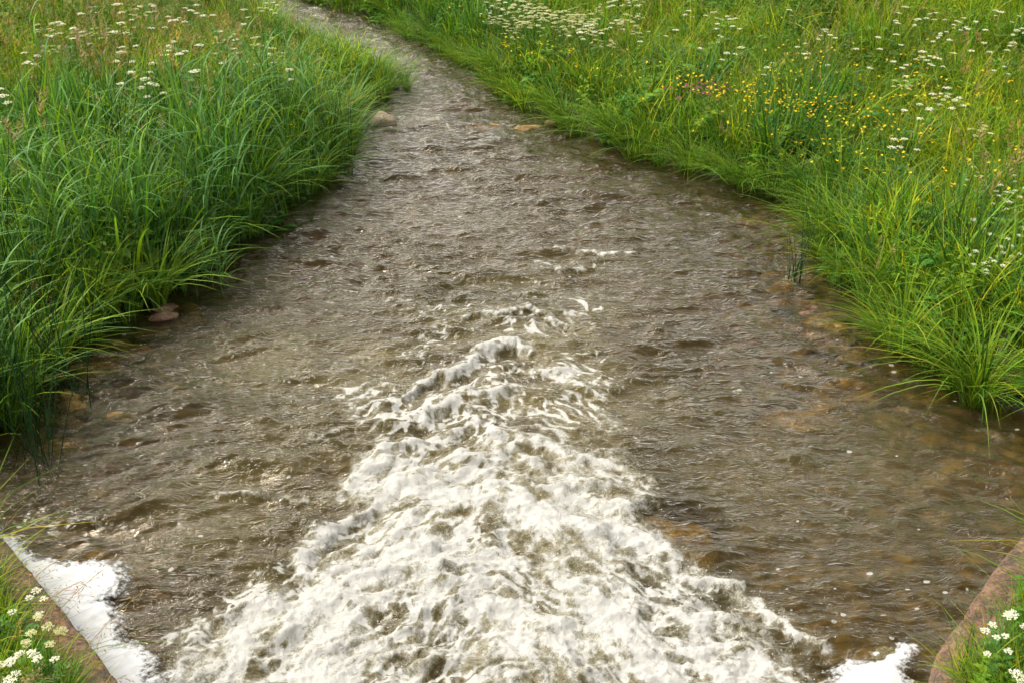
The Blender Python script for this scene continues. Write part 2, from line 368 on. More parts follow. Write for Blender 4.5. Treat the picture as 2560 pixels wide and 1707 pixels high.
# ------------------------------------------------------------------ tuft prototypes for the stuff masses
protos = bpy.data.collections.new('grass_sources')      # source meshes only, never linked to the scene
def proto(name, mb, m):
    o = bpy.data.objects.new(name, mb.mesh(name, m)); protos.objects.link(o); return o
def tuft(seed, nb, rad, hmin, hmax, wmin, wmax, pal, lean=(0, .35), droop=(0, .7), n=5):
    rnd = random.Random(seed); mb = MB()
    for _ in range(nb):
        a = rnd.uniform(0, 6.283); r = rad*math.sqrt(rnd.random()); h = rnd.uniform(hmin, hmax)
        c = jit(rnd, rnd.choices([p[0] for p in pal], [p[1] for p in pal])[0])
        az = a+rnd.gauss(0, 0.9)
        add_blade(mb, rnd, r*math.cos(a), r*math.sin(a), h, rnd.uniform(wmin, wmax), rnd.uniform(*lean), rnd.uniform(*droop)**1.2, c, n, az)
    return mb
def seedheads(mb, seed, k, hmin, hmax, c, rad=0.12, big=1.0):
    rnd = random.Random(seed)
    for _ in range(k):
        x, y = rnd.uniform(-rad, rad), rnd.uniform(-rad, rad); h = rnd.uniform(hmin, hmax); az = rnd.uniform(0, 6.28)
        P = blade_path(x, y, az, h, rnd.uniform(0, .2), rnd.uniform(0, .25), 6)
        cc = jit(rnd, c); tube(mb, P, 0.0011, jit(rnd, (0.16, 0.20, 0.05)), 3)
        # panicle: many short spikelets on side branches
        top = P[-1]; ax = P[-1]-P[-2]; ax /= np.linalg.norm(ax)
        for q in range(int(16*big)):
            s = rnd.random(); base = top-ax*(0.13*big*s); a2 = rnd.uniform(0, 6.28); L = (0.010+0.026*s)*big
            e = base+np.array([math.cos(a2)*L, math.sin(a2)*L, L*0.7])
            wv = np.array([-math.sin(a2), math.cos(a2), 0.3])*0.0022*big
            strip(mb, np.array([base, (base+e)/2, e]), np.array([wv*.3, wv*1.4, wv*.4]), cc)
def forb(seed, h, nl, size, c, rad=.1):
    """leafy herb: stems with paired pointed leaves"""
    rnd = random.Random(seed); mb = MB()
    for s in range(4):
        x, y = rnd.uniform(-rad, rad), rnd.uniform(-rad, rad); hh = h*rnd.uniform(.6, 1); az = rnd.uniform(0, 6.28)
        P = blade_path(x, y, az, hh, rnd.uniform(0, .2), .05, 5); tube(mb, P, .0018, jit(rnd, c), 3)
        for l in range(nl):
            f = .2+.8*l/nl; b = P[0]+(P[-1]-P[0])*f; a = l*2.4+rnd.uniform(-.4, .4); L = size*(1.2-.6*f)
            t = np.linspace(0, 1, 5); d = np.array([math.cos(a), math.sin(a), 0])
            LP = b+d*L*t[:, None]+np.array([0, 0, 1])*(L*(.5*t-.6*t*t))[:, None]
            wd = np.array([-math.sin(a), math.cos(a), 0])*(L*.22*np.sin(np.pi*np.clip(t*.92+.06, 0, 1))**.8)[:, None]
            strip(mb, LP, wd, jit(rnd, c, .12, .2), fold=.25)
    return mb
PM = [(G_MID, 5), (G_YEL, 3), (G_DARK, 2), (G_STRAW, .35)]
PL = [(G_MID, 4), (G_DARK, 4), (G_YEL, 2), (G_BLUE, 1)]
IDX = {}
def reg(name, mb, m=M_GRASS):
    # Collection Info sorts children by name: keep names ordered
    o = proto('%02d_%s' % (len(IDX), name), mb, m); IDX.setdefault(name, []).append(len(IDX)) if False else None
    IDX[len(IDX)] = name; return len(IDX)-1
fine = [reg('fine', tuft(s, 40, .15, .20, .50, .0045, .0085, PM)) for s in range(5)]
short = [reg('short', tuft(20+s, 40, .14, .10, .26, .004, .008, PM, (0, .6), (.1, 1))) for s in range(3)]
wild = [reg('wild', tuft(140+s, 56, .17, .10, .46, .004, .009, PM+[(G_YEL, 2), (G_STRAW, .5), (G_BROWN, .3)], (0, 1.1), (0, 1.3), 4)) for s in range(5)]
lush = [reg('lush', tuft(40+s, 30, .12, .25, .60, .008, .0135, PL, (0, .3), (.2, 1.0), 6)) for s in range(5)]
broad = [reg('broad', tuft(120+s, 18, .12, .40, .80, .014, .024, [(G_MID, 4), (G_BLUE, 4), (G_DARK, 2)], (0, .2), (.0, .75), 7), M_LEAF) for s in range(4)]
def sm(seed, c, k, hmin, hmax, big=1.0):
    mb = tuft(seed, 14, .13, .25, .5, .003, .005, PM); seedheads(mb, seed, k, hmin, hmax, c, .14, big); return mb
seedp = [reg('seed', sm(60, (0.30, 0.18, 0.11), 5, .55, .85)), reg('seed', sm(61, (0.36, 0.24, 0.10), 6, .5, .8)), reg('seed', sm(62, (0.30, 0.26, 0.10), 5, .5, .75)), reg('seed', sm(63, (0.34, 0.21, 0.13), 3, .6, .9, 1.4))]
forbp = [reg('forb', forb(80+s, .42, 9, .075, [(.09, .21, .02), (.15, .27, .025), (.05, .14, .02)][s]), M_LEAF) for s in range(3)]+[reg('forb', forb(90+s, .34, 6, .15, [(.07, .19, .03), (.13, .25, .03)][s]), M_LEAF) for s in range(2)]
def scatter(name, pts, idx, scl, tilt=.12, label=None, cat=None):
    pts = np.asarray(pts, np.float32); n = len(pts); me = bpy.data.meshes.new(name)
    me.vertices.add(n); me.vertices.foreach_set('co', pts.ravel())
    a = me.attributes.new('idx', 'INT', 'POINT'); a.data.foreach_set('value', np.asarray(idx, np.int32))
    rot = np.stack([RNG.normal(0, tilt, n), RNG.normal(0, tilt, n), RNG.uniform(0, 6.283, n)], 1).astype(np.float32)
    a = me.attributes.new('rot', 'FLOAT_VECTOR', 'POINT'); a.data.foreach_set('vector', rot.ravel())
    a = me.attributes.new('scl', 'FLOAT', 'POINT'); a.data.foreach_set('value', np.asarray(scl, np.float32))
    o = link(name, me); tag(o, label, cat, kind='stuff')
    g = bpy.data.node_groups.new(name+'_nodes', 'GeometryNodeTree')
    g.interface.new_socket('Geometry', in_out='INPUT', socket_type='NodeSocketGeometry'); g.interface.new_socket('Geometry', in_out='OUTPUT', socket_type='NodeSocketGeometry')
    gi = g.nodes.new('NodeGroupInput'); go = g.nodes.new('NodeGroupOutput')
    ci = g.nodes.new('GeometryNodeCollectionInfo'); ci.inputs['Collection'].default_value = protos; ci.inputs['Separate Children'].default_value = True; ci.inputs['Reset Children'].default_value = True
    ip = g.nodes.new('GeometryNodeInstanceOnPoints'); ip.inputs['Pick Instance'].default_value = True
    def na(nm, ty):
        q = g.nodes.new('GeometryNodeInputNamedAttribute'); q.data_type = ty; q.inputs['Name'].default_value = nm
        return [s for s in q.outputs if s.enabled and s.name == 'Attribute'][0]
    L = g.links.new
    L(gi.outputs[0], ip.inputs['Points']); L(ci.outputs[0], ip.inputs['Instance']); L(na('idx', 'INT'), ip.inputs['Instance Index'])
    er = g.nodes.new('FunctionNodeEulerToRotation'); L(na('rot', 'FLOAT_VECTOR'), er.inputs[0]); L(er.outputs[0], ip.inputs['Rotation'])
    L(na('scl', 'FLOAT'), ip.inputs['Scale']); L(ip.outputs[0], go.inputs[0])
    md = o.modifiers.new('scatter', 'NODES'); md.node_group = g; return o
# ------------------------------------------------------------------ ground (one sheet to the horizon)
def grid_mesh(name, X, Y, Z, m, attrs=None, smooth=True):
    r, c = X.shape; v = np.stack([X, Y, Z], -1).reshape(-1, 3)
    i = np.arange(r*c).reshape(r, c); f = np.stack([i[:-1, :-1], i[:-1, 1:], i[1:, 1:], i[1:, :-1]], -1).reshape(-1, 4)
    return npmesh(name, v, f, m, attrs={k: a.ravel() for k, a in (attrs or {}).items()}, smooth=smooth)
gx = np.concatenate([-np.geomspace(300, 5, 40), np.arange(-4.95, 4.96, 0.045), np.geomspace(5, 300, 40)])
gy = np.concatenate([[-60, -30, -12, -6], np.arange(-3, 2.4, .3), np.arange(2.4, 14, 0.045), np.arange(14, 20, .1), np.geomspace(20, 400, 60)])
XX, YY = np.meshgrid(gx, gy)
link('ground', grid_mesh('ground', XX, YY, land_h(XX, YY)+0, M_SOIL))['kind'] = 'structure'
# ------------------------------------------------------------------ submerged and shore stones
STONES = []   # x, y, rx, ry, top z, rz
def rock_mesh(name, seed, m, flat=0.5, rough=0.25):
    import bmesh
    bm = bmesh.new(); bmesh.ops.create_icosphere(bm, subdivisions=3, radius=1)
    v = np.array([p.co[:] for p in bm.verts]); s = seed*5.3
    rnd = np.random.default_rng(seed)
    for _ in range(9):      # facets
        d = rnd.normal(size=3); d /= np.linalg.norm(d); k = rnd.uniform(.62, .9); q = v@d; over = np.maximum(q-k, 0); v -= over[:, None]*d*.85
    n_ = fbm(v[:, 0]*1.3+s, v[:, 1]*1.3+v[:, 2], 3, seed % 50); v *= (1+rough*n_)[:, None]
    for p, q in zip(bm.verts, v): p.co = q
    bm.normal_update()
    me = bpy.data.meshes.new(name); bm.to_mesh(me); bm.free()
    me.polygons.foreach_set('use_smooth', np.ones(len(me.polygons), bool)); me.materials.append(m); return me
RM = [rock_mesh('stone', 3+k, M_ROCK if k % 3 else M_ROCKR) for k in range(6)]
def stone(x, y, rx, ry, top, rz=0, me=None, label=None, group=None, name='stone', rzh=None):
    rh = rzh or min(rx, ry)*0.55
    o = link(name, me or random.choice(RM), None, (x, y, top-rh*0.9), rz, (rx, ry, rh)); tag(o, label, 'stone', group)
    STONES.append((x, y, rx, ry, top, rz)); return o
k = 1
x, y = at(877, 284, 0.0)
stone(x, y+.05, .14, .10, .085, .25, rock_mesh('boulder', 46, M_PALE, rough=.45), 'pale pinkish boulder breaking the surface beside the left bank upstream', name='boulder', rzh=.10)
x, y = at(1268, 290); stone(x, y+.05, .08, .06, .045, .1, rock_mesh('stone', 45, M_ROCKR), 'grey stone at the foot of the far right bank grass')
x, y = at(1105, 285); stone(x, y, .30, .12, -.01, .1, RM[1], 'low brown rock under the riffle between boulder and right bank')
x, y = at(1215, 292); stone(x, y, .16, .07, .012, .1, RM[4], 'flat pinkish rock just awash beside the far right bank')
x, y = at(1830, 950); stone(x, y, .30, .13, -.015, -.1, RM[1], 'long golden stone glowing under the dark water on the right')
x, y = at(1540, 1215); stone(x, y, .26, .28, -.035, .2, RM[2], 'wide amber slab under water beside the white water', rzh=.1)
x, y = at(145, 1010); stone(x, y, .15, .10, -.012, .1, RM[4], 'tan stone awash near the dark corner pool at the left bank')
x, y = at(195, 838); stone(x, y, .26, .10, -.01, .2, RM[1], 'broad tan stone just under water below the left reeds')
x, y = at(375, 722, .02); stone(x, y, .10, .06, .03, .2, RM[3], 'reddish stone above water below the bright sedge tuft')
x, y = at(120, 868, .02); stone(x, y, .09, .04, .05, .5, RM[3], 'dark red stone at the water line among left reeds')
x, y = at(268, 945); stone(x, y, .12, .08, -.02, .2, RM[2], 'small tan stone under ripples off the left bank')
x, y = at(1890, 735); stone(x, y, .20, .07, -.01, -.15, RM[1], 'yellowish flat stone in the shallow patch by the right bank')
x, y = at(1260, 190); 
rnd = random.Random(5)
def shelf(n, poly, label, group, top=(-.10, -.03), size=(.05, .14)):
    us = [p[0] for p in poly]; vs = [p[1] for p in poly]
    for _ in range(n):
        q = rnd.random()*(len(poly)-1); i = int(q); f = q-i
        u = poly[i][0]*(1-f)+poly[i+1][0]*f+rnd.uniform(-40, 40); v = poly[i][1]*(1-f)+poly[i+1][1]*f+rnd.uniform(-28, 28)
        x, y = at(u, v); s = rnd.uniform(*size)
        if dland(x, y) > -.03: continue
        stone(x, y, s, s*rnd.uniform(.5, .8), rnd.uniform(*top), rnd.uniform(-.5, .5), None, label, group)
shelf(34, [(1800, 620), (1870, 680), (1900, 730), (1980, 800)], 'amber cobble under the shallow water at the foot of the right bank', 'cobbles in the right shallows', (-.06, -.008))
shelf(26, [(130, 960), (170, 850), (260, 780), (350, 740), (450, 690)], 'brown cobble under shallow water below the left reeds', 'cobbles in the left shallows', (-.06, .012))
shelf(12, [(1700, 480), (1830, 500), (1780, 560)], 'golden cobble under dark water below the right bank bend', 'cobbles at the right bend', (-.10, -.05))
shelf(12, [(820, 470), (960, 470), (1100, 290), (1230, 290)], 'reddish cobble under the upstream riffle', 'cobbles in the upstream riffle', (-.05, -.02))
# ------------------------------------------------------------------ water
STROKES = [  # polyline on the photo, width m, height m, foam
 ([(925,910),(960,880),(1000,852),(1040,858),(1080,832),(1105,800),(1150,785),(1195,780),(1218,802)], .055, .095, 1.0),
 ([(1065,725),(1110,717),(1180,712),(1222,702),(1250,722),(1300,745)], .035, .06, .8),
 ([(1272,572),(1310,572),(1380,578),(1470,577)], .035, .035, .8),
 ([(1222,592),(1265,600),(1285,628),(1340,618)], .035, .03, .75),
 ([(1180,672),(1250,668)], .03, .03, .6), ([(865,692),(900,686),(950,688)], .022, .02, .6),
 ([(765,845),(775,825),(810,812),(860,818)], .03, .02, .6), ([(765,882),(800,888),(865,872),(930,880)], .03, .02, .6),
 ([(975,965),(990,935),(1035,925),(1065,900),(1120,905),(1180,895)], .06, .06, .9),
 ([(1215,850),(1290,855),(1312,885),(1378,905)], .045, .03, .8), ([(1185,1005),(1240,1010),(1290,1040),(1400,1060)], .05, .04, .8),
 ([(1240,1112),(1340,1132),(1420,1162),(1485,1152)], .05, .05, .9), ([(1420,1200),(1465,1237),(1555,1278)], .04, .05, .9),
 ([(1555,1310),(1600,1332),(1685,1335),(1740,1385),(1850,1470),(1905,1495)], .04, .06, .9),
 ([(1130,960),(1150,1000),(1140,1060),(1080,1090)], .06, .05, .9), ([(1090,960),(1000,1000),(930,1020),(860,1040)], .05, .04, .85),
 ([(1180,1010),(1260,1080),(1350,1110)], .05, .04, .8),
 ([(1000,1075),(930,1087),(875,1140),(840,1178)], .055, .06, 1), ([(840,1172),(790,1197),(725,1232),(692,1270),(700,1310)], .05, .06, 1),
 ([(890,1062),(800,1095),(790,1135),(700,1137),(600,1132),(480,1128)], .04, .03, .62), ([(620,1045),(665,1040),(720,990)], .04, .02, .5),
 ([(560,1390),(470,1440),(420,1500),(400,1568)], .05, .05, .7), ([(840,930),(800,965),(720,1000)], .04, .02, .55),
 ([(60,1185),(130,1200),(210,1190),(240,1210)], .03, .02, .5), ([(870,268),(940,268),(1000,275),(1035,290)], .09, .03, .55),
 ([(1480,900),(1520,915)], .03, .02, .5), ([(1690,890),(1700,905)], .03, .03, .6),
]
STR = [([at(*p) for p in pl], w_, h_, f_) for pl, w_, h_, f_ in STROKES]
# plume outline per row: photo v, left u, right u, density
PL_ = [(560,1250,1480,.18),(640,1150,1400,.22),(700,1020,1380,.30),(760,940,1400,.34),(820,790,1420,.38),(880,770,1440,.46),(960,800,1450,.55),(1040,790,1480,.64),(1110,770,1500,.74),
       (1180,800,1500,.86),(1240,700,1560,.95),(1310,660,1640,.98),(1380,520,1740,1.0),(1450,430,1860,1.0),(1568,370,1960,1.0),(1900,250,2100,1.0)]
pr = []
for v_, ul, ur, de in PL_:
    if v_ < 1600: a_, b_ = at(ul, v_), at(ur, v_); pr.append((a_[1], a_[0], b_[0], de))
    else: pr.append((1.5, -1.35, 1.35, 1))
pr.sort(); pr = np.array(pr)
def water_fields(X, Y):
    c1 = np.interp(Y, pr[:, 0], pr[:, 1]); c2 = np.interp(Y, pr[:, 0], pr[:, 2]); dn = np.interp(Y, pr[:, 0], pr[:, 3])
    dn = np.where(Y > pr[-1, 0], 0, dn)
    cc = (c1+c2)/2; hw = (c2-c1)/2
    wob = 0.10*fbm(X*2.2, Y*1.6, 3, 5)
    s = (np.abs(X-cc+wob)-hw)                      # >0 outside the plume
    core = sstep(0.10, -0.22, s)*dn
    halo = np.exp(-np.maximum(s, 0)/0.30)*sstep(9.5, 6.5, Y)
    q = Y+0.55*np.abs(X-cc)                        # chevrons: crests run down and outward
    wx = X+0.14*fbm(X*2.5, Y*2.5, 3, 31); wq = q+0.10*fbm(X*2.5+9, Y*2.5, 3, 37)
    near = sstep(6.4, 4.6, Y)
    # height
    def wave(fx, fy, amp, k, seed, X=X, Y=Y, o=2):
        ax = X+.25/fx*fbm(X*fx*.5, Y*fy*.3, 2, seed+1)
        n0 = fbm(ax*fx, Y*fy, o, seed, .5)
        n1 = perlin(ax*fx, Y*fy+k*n0*fy, seed); n2 = perlin(ax*fx*2.1+5, Y*fy*2.1+k*n0*fy, seed+7)
        return amp*(.55*n1+.20*n2+np.abs(n1)*.55+np.abs(n2)*.18-.25)
    side = sstep(0.25, 1.0, s)*sstep(7.5, 6.2, Y)
    vary = .55+.9*np.clip(fbm(X*.8, Y*.7, 3, 45)+.35, 0, 1)
    h = (wave(1.0, 3.0, .048, .10, 41)+wave(2.2, 6.6, .046, .06, 51)+wave(4.6, 13, .027, .02, 61)+wave(9, 25, .011, .01, 63))*vary
    a_ = np.where(X > 0, -0.45, 0.45); xr_ = X*np.cos(a_)+Y*np.sin(a_); yr_ = -X*np.sin(a_)+Y*np.cos(a_)
    rip = (wave(1.0, 4.2, .045, .10, 65, xr_, yr_)+wave(3.0, 8.5, .045, .05, 67, xr_, yr_)+wave(7, 14, .014, .02, 68, xr_, yr_))*(.5+.8*np.clip(fbm(X*1.3, Y*1.3, 2, 69)+.4, 0, 1))
    h = h*(1-side)+rip*side
    lace = ridged(wx*2.6, wq*4.6, 3, 71, .55)      # sinuous foam lines
    lace2 = ridged(wx*6.5, wq*9.0, 3, 81, .6)
    big = fbm(wx*1.5, wq*2.6, 4, 91)
    pl = core
    h += pl*(0.03+0.025*near)*(big*1.2+0.45*(lace-.5))+near*pl*(0.042*fbm(X*4.5, Y*5, 4, 95, .6)+.01*ridged(X*9, Y*9, 3, 96, .7))+pl*.012*fbm(X*16, Y*16, 3, 94, .7)
    T = np.interp(dn, [.15, .35, .5, .8, 1], [.94, .85, .80, .76, .74])
    l3 = ridged(wx*4.2+3, wq*6.5, 3, 87, .6)
    net = np.maximum(np.maximum(lace-T-.02, l3-T-.02), lace2-T-.05)
    foam = .54+3.6*net+.55*(lace2-.74)+.35*big
    foam = foam*(1-near)+near*(.93+1.1*net+.75*big+.85*fbm(wx*4.2, Y*2.4+.8*np.abs(X-cc), 5, 97, .65))
    inn = np.clip(core/np.maximum(dn, .05), 0, 1)
    foam = foam*inn**.6-.15*(1-inn)
    foam += (0.90+.35*sstep(0, -.6, X-cc))*np.exp(-np.maximum(s, 0)/np.where(X < cc, 1.0, .6))*sstep(9.8, 6.5, Y)*np.clip((np.maximum(lace2-.02, l3)-.68)*3.8, 0, 1)*(0.4+np.clip(fbm(X*1.2, Y*2.4, 3, 99)*2.2, -.4, 1))
    foam += 0.24*np.clip((ridged(X*3.4, Y*9, 3, 103)-.80)*5, 0, 1)*sstep(.1, .5, fbm(X*.9, Y*1.4, 2, 105)+.25)
    jx = X+0.05*fbm(X*7, Y*7, 3, 111); jy = Y+0.05*fbm(X*7+5, Y*7, 3, 113)
    for pts, w_, h_, f_ in STR:
        ys = [p[1] for p in pts]; xs = [p[0] for p in pts]
        m = (Y > min(ys)-.5) & (Y < max(ys)+.5) & (X > min(xs)-.5) & (X < max(xs)+.5)
        if not m.any(): continue
        d, t = seg_dist(jx[m], jy[m], pts)
        w2 = .75*w_*(0.45+0.75*np.sin(np.pi*np.clip(t*.9+.05, 0, 1)))*(1+.5*perlin(jx[m]*9, jy[m]*9, 7))
        g = np.exp(-(d/w2)**2); g0 = np.exp(-(d/(w_*.9*(.3+.8*np.sin(np.pi*np.clip(t*.9+.05, 0, 1)))))**2)
        lf = np.clip(.45+2.2*(ridged(jx[m]*8, jy[m]*12, 3, 123)-.62), .12, 1.15)
        gw = np.exp(-(d/(w2*3.2))**2)
        h[m] += h_*g0*.40; foam[m] = np.maximum(foam[m], f_*(.82*g*(.75+.3*lf)+.62*gw*lf)+np.maximum(foam[m], 0)*.4)
        # trough behind the crest
        d2, _ = seg_dist(jx[m], jy[m]+w_*1.9, pts); h[m] -= .45*h_*np.exp(-(d2/(w_*1.6))**2)
    # colour of the water: depth to bed or stones
    dep = 0.02+np.maximum(-land_h(X, Y), 0)
    for (sx_, sy_, rx, ry, top, rz) in STONES:
        m = (np.abs(X-sx_) < 1.6*max(rx, ry)) & (np.abs(Y-sy_) < 1.6*max(rx, ry))
        if not m.any(): continue
        ca, sa = math.cos(-rz), math.sin(-rz); ax = (X[m]-sx_)*ca-(Y[m]-sy_)*sa; ay = (X[m]-sx_)*sa+(Y[m]-sy_)*ca
        k_ = 1-(ax/rx/1.1)**2-(ay/ry/1.1)**2
        dd = -top*.6+.008+.20*(1-np.clip(k_, -.8, 1))**1.5
        dep[m] = np.minimum(dep[m], np.maximum(dd, .02))
    clear = np.maximum(sstep(0.3, 1.5, X-0.25*(Y-6))*sstep(10, 8.5, Y), .8*sstep(-1.5, -2.2, X)*sstep(7.6, 6.8, Y))
    turb = 1-np.exp(-dep*(4.8-3.5*clear)*(.7+.6*np.clip(.5+fbm(X*1.1, Y*1.1, 3, 119)*1.5, 0, 1)))
    turb = np.clip(turb+.04, 0, .97)
    calm = side*.35
    aer0 = .65*sstep(0.6, 1.4, X)*sstep(6.2, 5.0, Y)+.45*sstep(-.9, -1.5, X)*sstep(7, 6, Y)*np.clip(.5+2*fbm(X*1.2, Y*1.2, 3, 133), 0, 1)
    aer = np.clip(aer0+halo*.5*sstep(9, 6.5, Y)*np.clip(.4+2.5*fbm(wx*1.8, wq*3, 4, 117), 0, 1)+pl*.8*np.clip(.75+1.5*big, 0, 1), 0, 1)
    bub = np.clip(.03+.07*sstep(.8, 2.0, X)*sstep(8.5, 6.5, Y)+.5*sstep(4.3, 3.9, Y)*sstep(1.3, 1.6, X)+.70*sstep(-2.0, -2.6, X)*sstep(5.6, 5.0, Y)+.12*halo, 0, .8)
    edge = sstep(0.0, 0.25, np.minimum(X-xl(Y), xr(Y)-X))
    h = h*(0.25+.75*edge)
    return h, foam, turb, calm, aer, bub
yw = [2.45]
while yw[-1] < 19: yw.append(yw[-1]*(1+0.0019))
yw = np.array([-4, -1.5, 0, 1, 1.6, 2.0, 2.3]+yw+[20, 22, 26, 32, 44]) if False else np.concatenate([[-4, -1.5, 0, 1, 1.6, 2.0, 2.3], yw, [20, 22, 26, 32, 44]])
sN = np.linspace(0, 1, 640)
Lx = xl(yw)-.25; Rx = xr(yw)+.25
WX = Lx[:, None]+(Rx-Lx)[:, None]*sN[None, :]; WY = np.repeat(yw[:, None], len(sN), 1)
wh, wf, wt, wc, wa, wb = water_fields(WX, WY)
link('water', grid_mesh('water', WX, WY, wh, M_WATER, {'foam': wf, 'turb': wt, 'calm': wc, 'aer': wa, 'bub': wb}))['kind'] = 'structure'
# ------------------------------------------------------------------ retaining walls
def wall(name, inner, width, side, label, zt=.35, jointat=None):
    """inner: water-side top edge polyline; side=-1 land lies to the left"""
    P = []; L = 0
    for i in range(len(inner)-1):
        a = np.array(inner[i]); b = np.array(inner[i+1]); n = max(2, int(np.linalg.norm(b-a)/.03))
        for q in range(n): P.append(a+(b-a)*q/n)
    P.append(np.array(inner[-1])); P = np.array(P); T = np.gradient(P, axis=0); T /= np.linalg.norm(T, axis=1)[:, None]
    Nn = np.stack([-T[:, 1], T[:, 0]], 1)*(1 if side < 0 else -1)       # towards land
    s = np.concatenate([[0], np.cumsum(np.linalg.norm(np.diff(P, axis=0), axis=1))])
    prof = [(0.0, -.7), (0.0, -.3), (0.0, -.05), (0.0, zt-.14), (.0, zt-.07), (.006, zt-.03), (.02, zt-.008), (.05, zt)]+[(q, zt+.004) for q in np.linspace(.08, width-.03, 8)]+[(width, zt-.02), (width, zt-.2), (width, -.3)]
    V = np.zeros((len(P), len(prof), 3))
    for j, (o_, z_) in enumerate(prof):
        wob = .016*fbm(s*2.0+1, np.full_like(s, 3.0+j*.12), 3, 7+side) + .016*fbm(s*13, np.full_like(s, j*.35), 4, 9, .65)
        zz = z_+(.016*fbm(s*6, np.full_like(s, j*.4), 4, 15, .65) if z_ > 0 else 0)
        if jointat is not None and z_ > .05:
            zz = zz-.05*np.exp(-((s-jointat+.012*math.sin(j*1.3))/.022)**2); wob = wob+.01*np.exp(-((s-jointat)/.02)**2)
        V[:, j, :2] = P+Nn*(o_+wob)[:, None]; V[:, j, 2] = zz
    r, c = len(P), len(prof); i = np.arange(r*c).reshape(r, c); f = np.stack([i[:-1, :-1], i[:-1, 1:], i[1:, 1:], i[1:, :-1]], -1).reshape(-1, 4)
    if side < 0: f = f[:, ::-1]
    me = npmesh(name, V.reshape(-1, 3), f, M_WALL, smooth=True)
    o = link(name, me); tag(o, label, 'wall'); return o
wall('retaining_wall', [(-1.38, 1.0), (-1.42, 2.9), (-1.46, 3.12), (-1.60, 3.30), (-1.93, 3.67), (-2.30, 4.06), (-2.62, 4.42), (-3.0, 4.75)], .36, -1, 'weathered brown concrete wing wall at the left corner, foam along its foot')
wall('retaining_wall', [(1.50, 1.0), (1.54, 2.9), (1.58, 3.12), (1.64, 3.30), (1.82, 3.52), (2.05, 3.80), (2.28, 4.05), (2.62, 4.4), (3.15, 4.8)], .40, 1, 'orange lichened concrete wing wall with a cracked joint at the right corner', jointat=2.62)
# ------------------------------------------------------------------ flying drops over the white water
def spray():
    mb = MB(); r_ = np.random.default_rng(77); n = 0
    px = r_.uniform(-2, 2, 30000); py = r_.uniform(2.9, 7.2, 30000)
    hh_, ff_, *_r = water_fields(px, py)
    keep = np.where((ff_ > .75) & (r_.random(30000) < .16*sstep(7.4, 3.4, py)+.02))[0][:1500]
    octa = np.array([[1,0,0],[-1,0,0],[0,1,0],[0,-1,0],[0,0,1],[0,0,-1]], float)
    of = [[0,2,4,4],[2,1,4,4],[1,3,4,4],[3,0,4,4],[2,0,5,5],[1,2,5,5],[3,1,5,5],[0,3,5,5]]
    V, F = [], []
    for i in keep:
        z = hh_[i]+.012+abs(r_.normal(0, .035)); rad = r_.uniform(.0015, .0042)
        V.append(octa*rad*np.array([1, 1, r_.uniform(.8, 1.8)])+[px[i], py[i], z]); F += [[a+6*n for a in q[:3]] for q in of]; n += 1
    o = link('spray', npmesh('spray', np.vstack(V), np.array(F), M_FOAM, attrs={'rim': np.ones(6*n)}, smooth=True)); tag(o, 'white drops flying over the churning water in the middle', 'spray', kind='stuff')
spray()
# ------------------------------------------------------------------ thick foam lying on the water
def foam_patch(poly, label, seed, hmax=.07):
    w_ = [at(*p) for p in poly]; w_.append(w_[0]); xs = [p[0] for p in w_]; ys = [p[1] for p in w_]
    gx_ = np.arange(min(xs)-.05, max(xs)+.05, .009); gy_ = np.arange(min(ys)-.05, max(ys)+.05, .009)
    X, Y = np.meshgrid(gx_, gy_); jx = X+.06*fbm(X*9, Y*9, 5, seed, .65); jy = Y+.06*fbm(X*9+4, Y*9, 5, seed+2, .65)
    d, _ = seg_dist(jx, jy, w_)
    ins = np.zeros(X.shape, bool)
    for i in range(len(w_)-1):
        (x1, y1), (x2, y2) = w_[i], w_[i+1]
        cnd = ((y1 > jy) != (y2 > jy)) & (jx < (x2-x1)*(jy-y1)/(y2-y1+1e-12)+x1); ins ^= cnd
    sd = np.where(ins, d, -d)
    sd = sd-.035*np.clip(fbm(X*7, Y*7, 4, seed+9)*3-.9, 0, 3)
    Z = .022+hmax*np.sqrt(np.clip(sd/.14, 0, 1))*(.6+.8*fbm(X*4, Y*4, 3, seed+5))+.006*fbm(X*26, Y*26, 3, seed+7)
    Z = np.where(sd > 0, Z, .022+sd*.6)
    i = np.arange(X.size).reshape(X.shape); f = np.stack([i[:-1, :-1], i[:-1, 1:], i[1:, 1:], i[1:, :-1]], -1).reshape(-1, 4)
    keep = (sd.ravel()[f] > -.035).all(1); f = f[keep]
    used = np.unique(f); mp = -np.ones(X.size, int); mp[used] = np.arange(len(used))
    v = np.stack([X, Y, Z], -1).reshape(-1, 3)[used]
    o = link('foam', npmesh('foam', v, mp[f], M_FOAM, attrs={'rim': sd.ravel()[used]}, smooth=True)); tag(o, label, 'foam', kind='stuff'); return o
foam_patch([(0,1212),(60,1262),(100,1290),(185,1298),(240,1290),(285,1302),(297,1335),(285,1372),(238,1385),(272,1400),(280,1440),(282,1475),(345,1500),(362,1530),(350,1560),(400,1545),(420,1552),(350,1600),(300,1640),(200,1640),(190,1500),(60,1350),(-30,1230)],
           'thick white foam gathered along the foot of the left wall', 121, .032)
foam_patch([(1905,1545),(1950,1520),(1995,1525),(2010,1495),(2060,1482),(2110,1490),(2100,1520),(2080,1545),(2110,1590),(2120,1640),(1900,1640)], 'white foam drift on the water before the right wall', 131, .035)
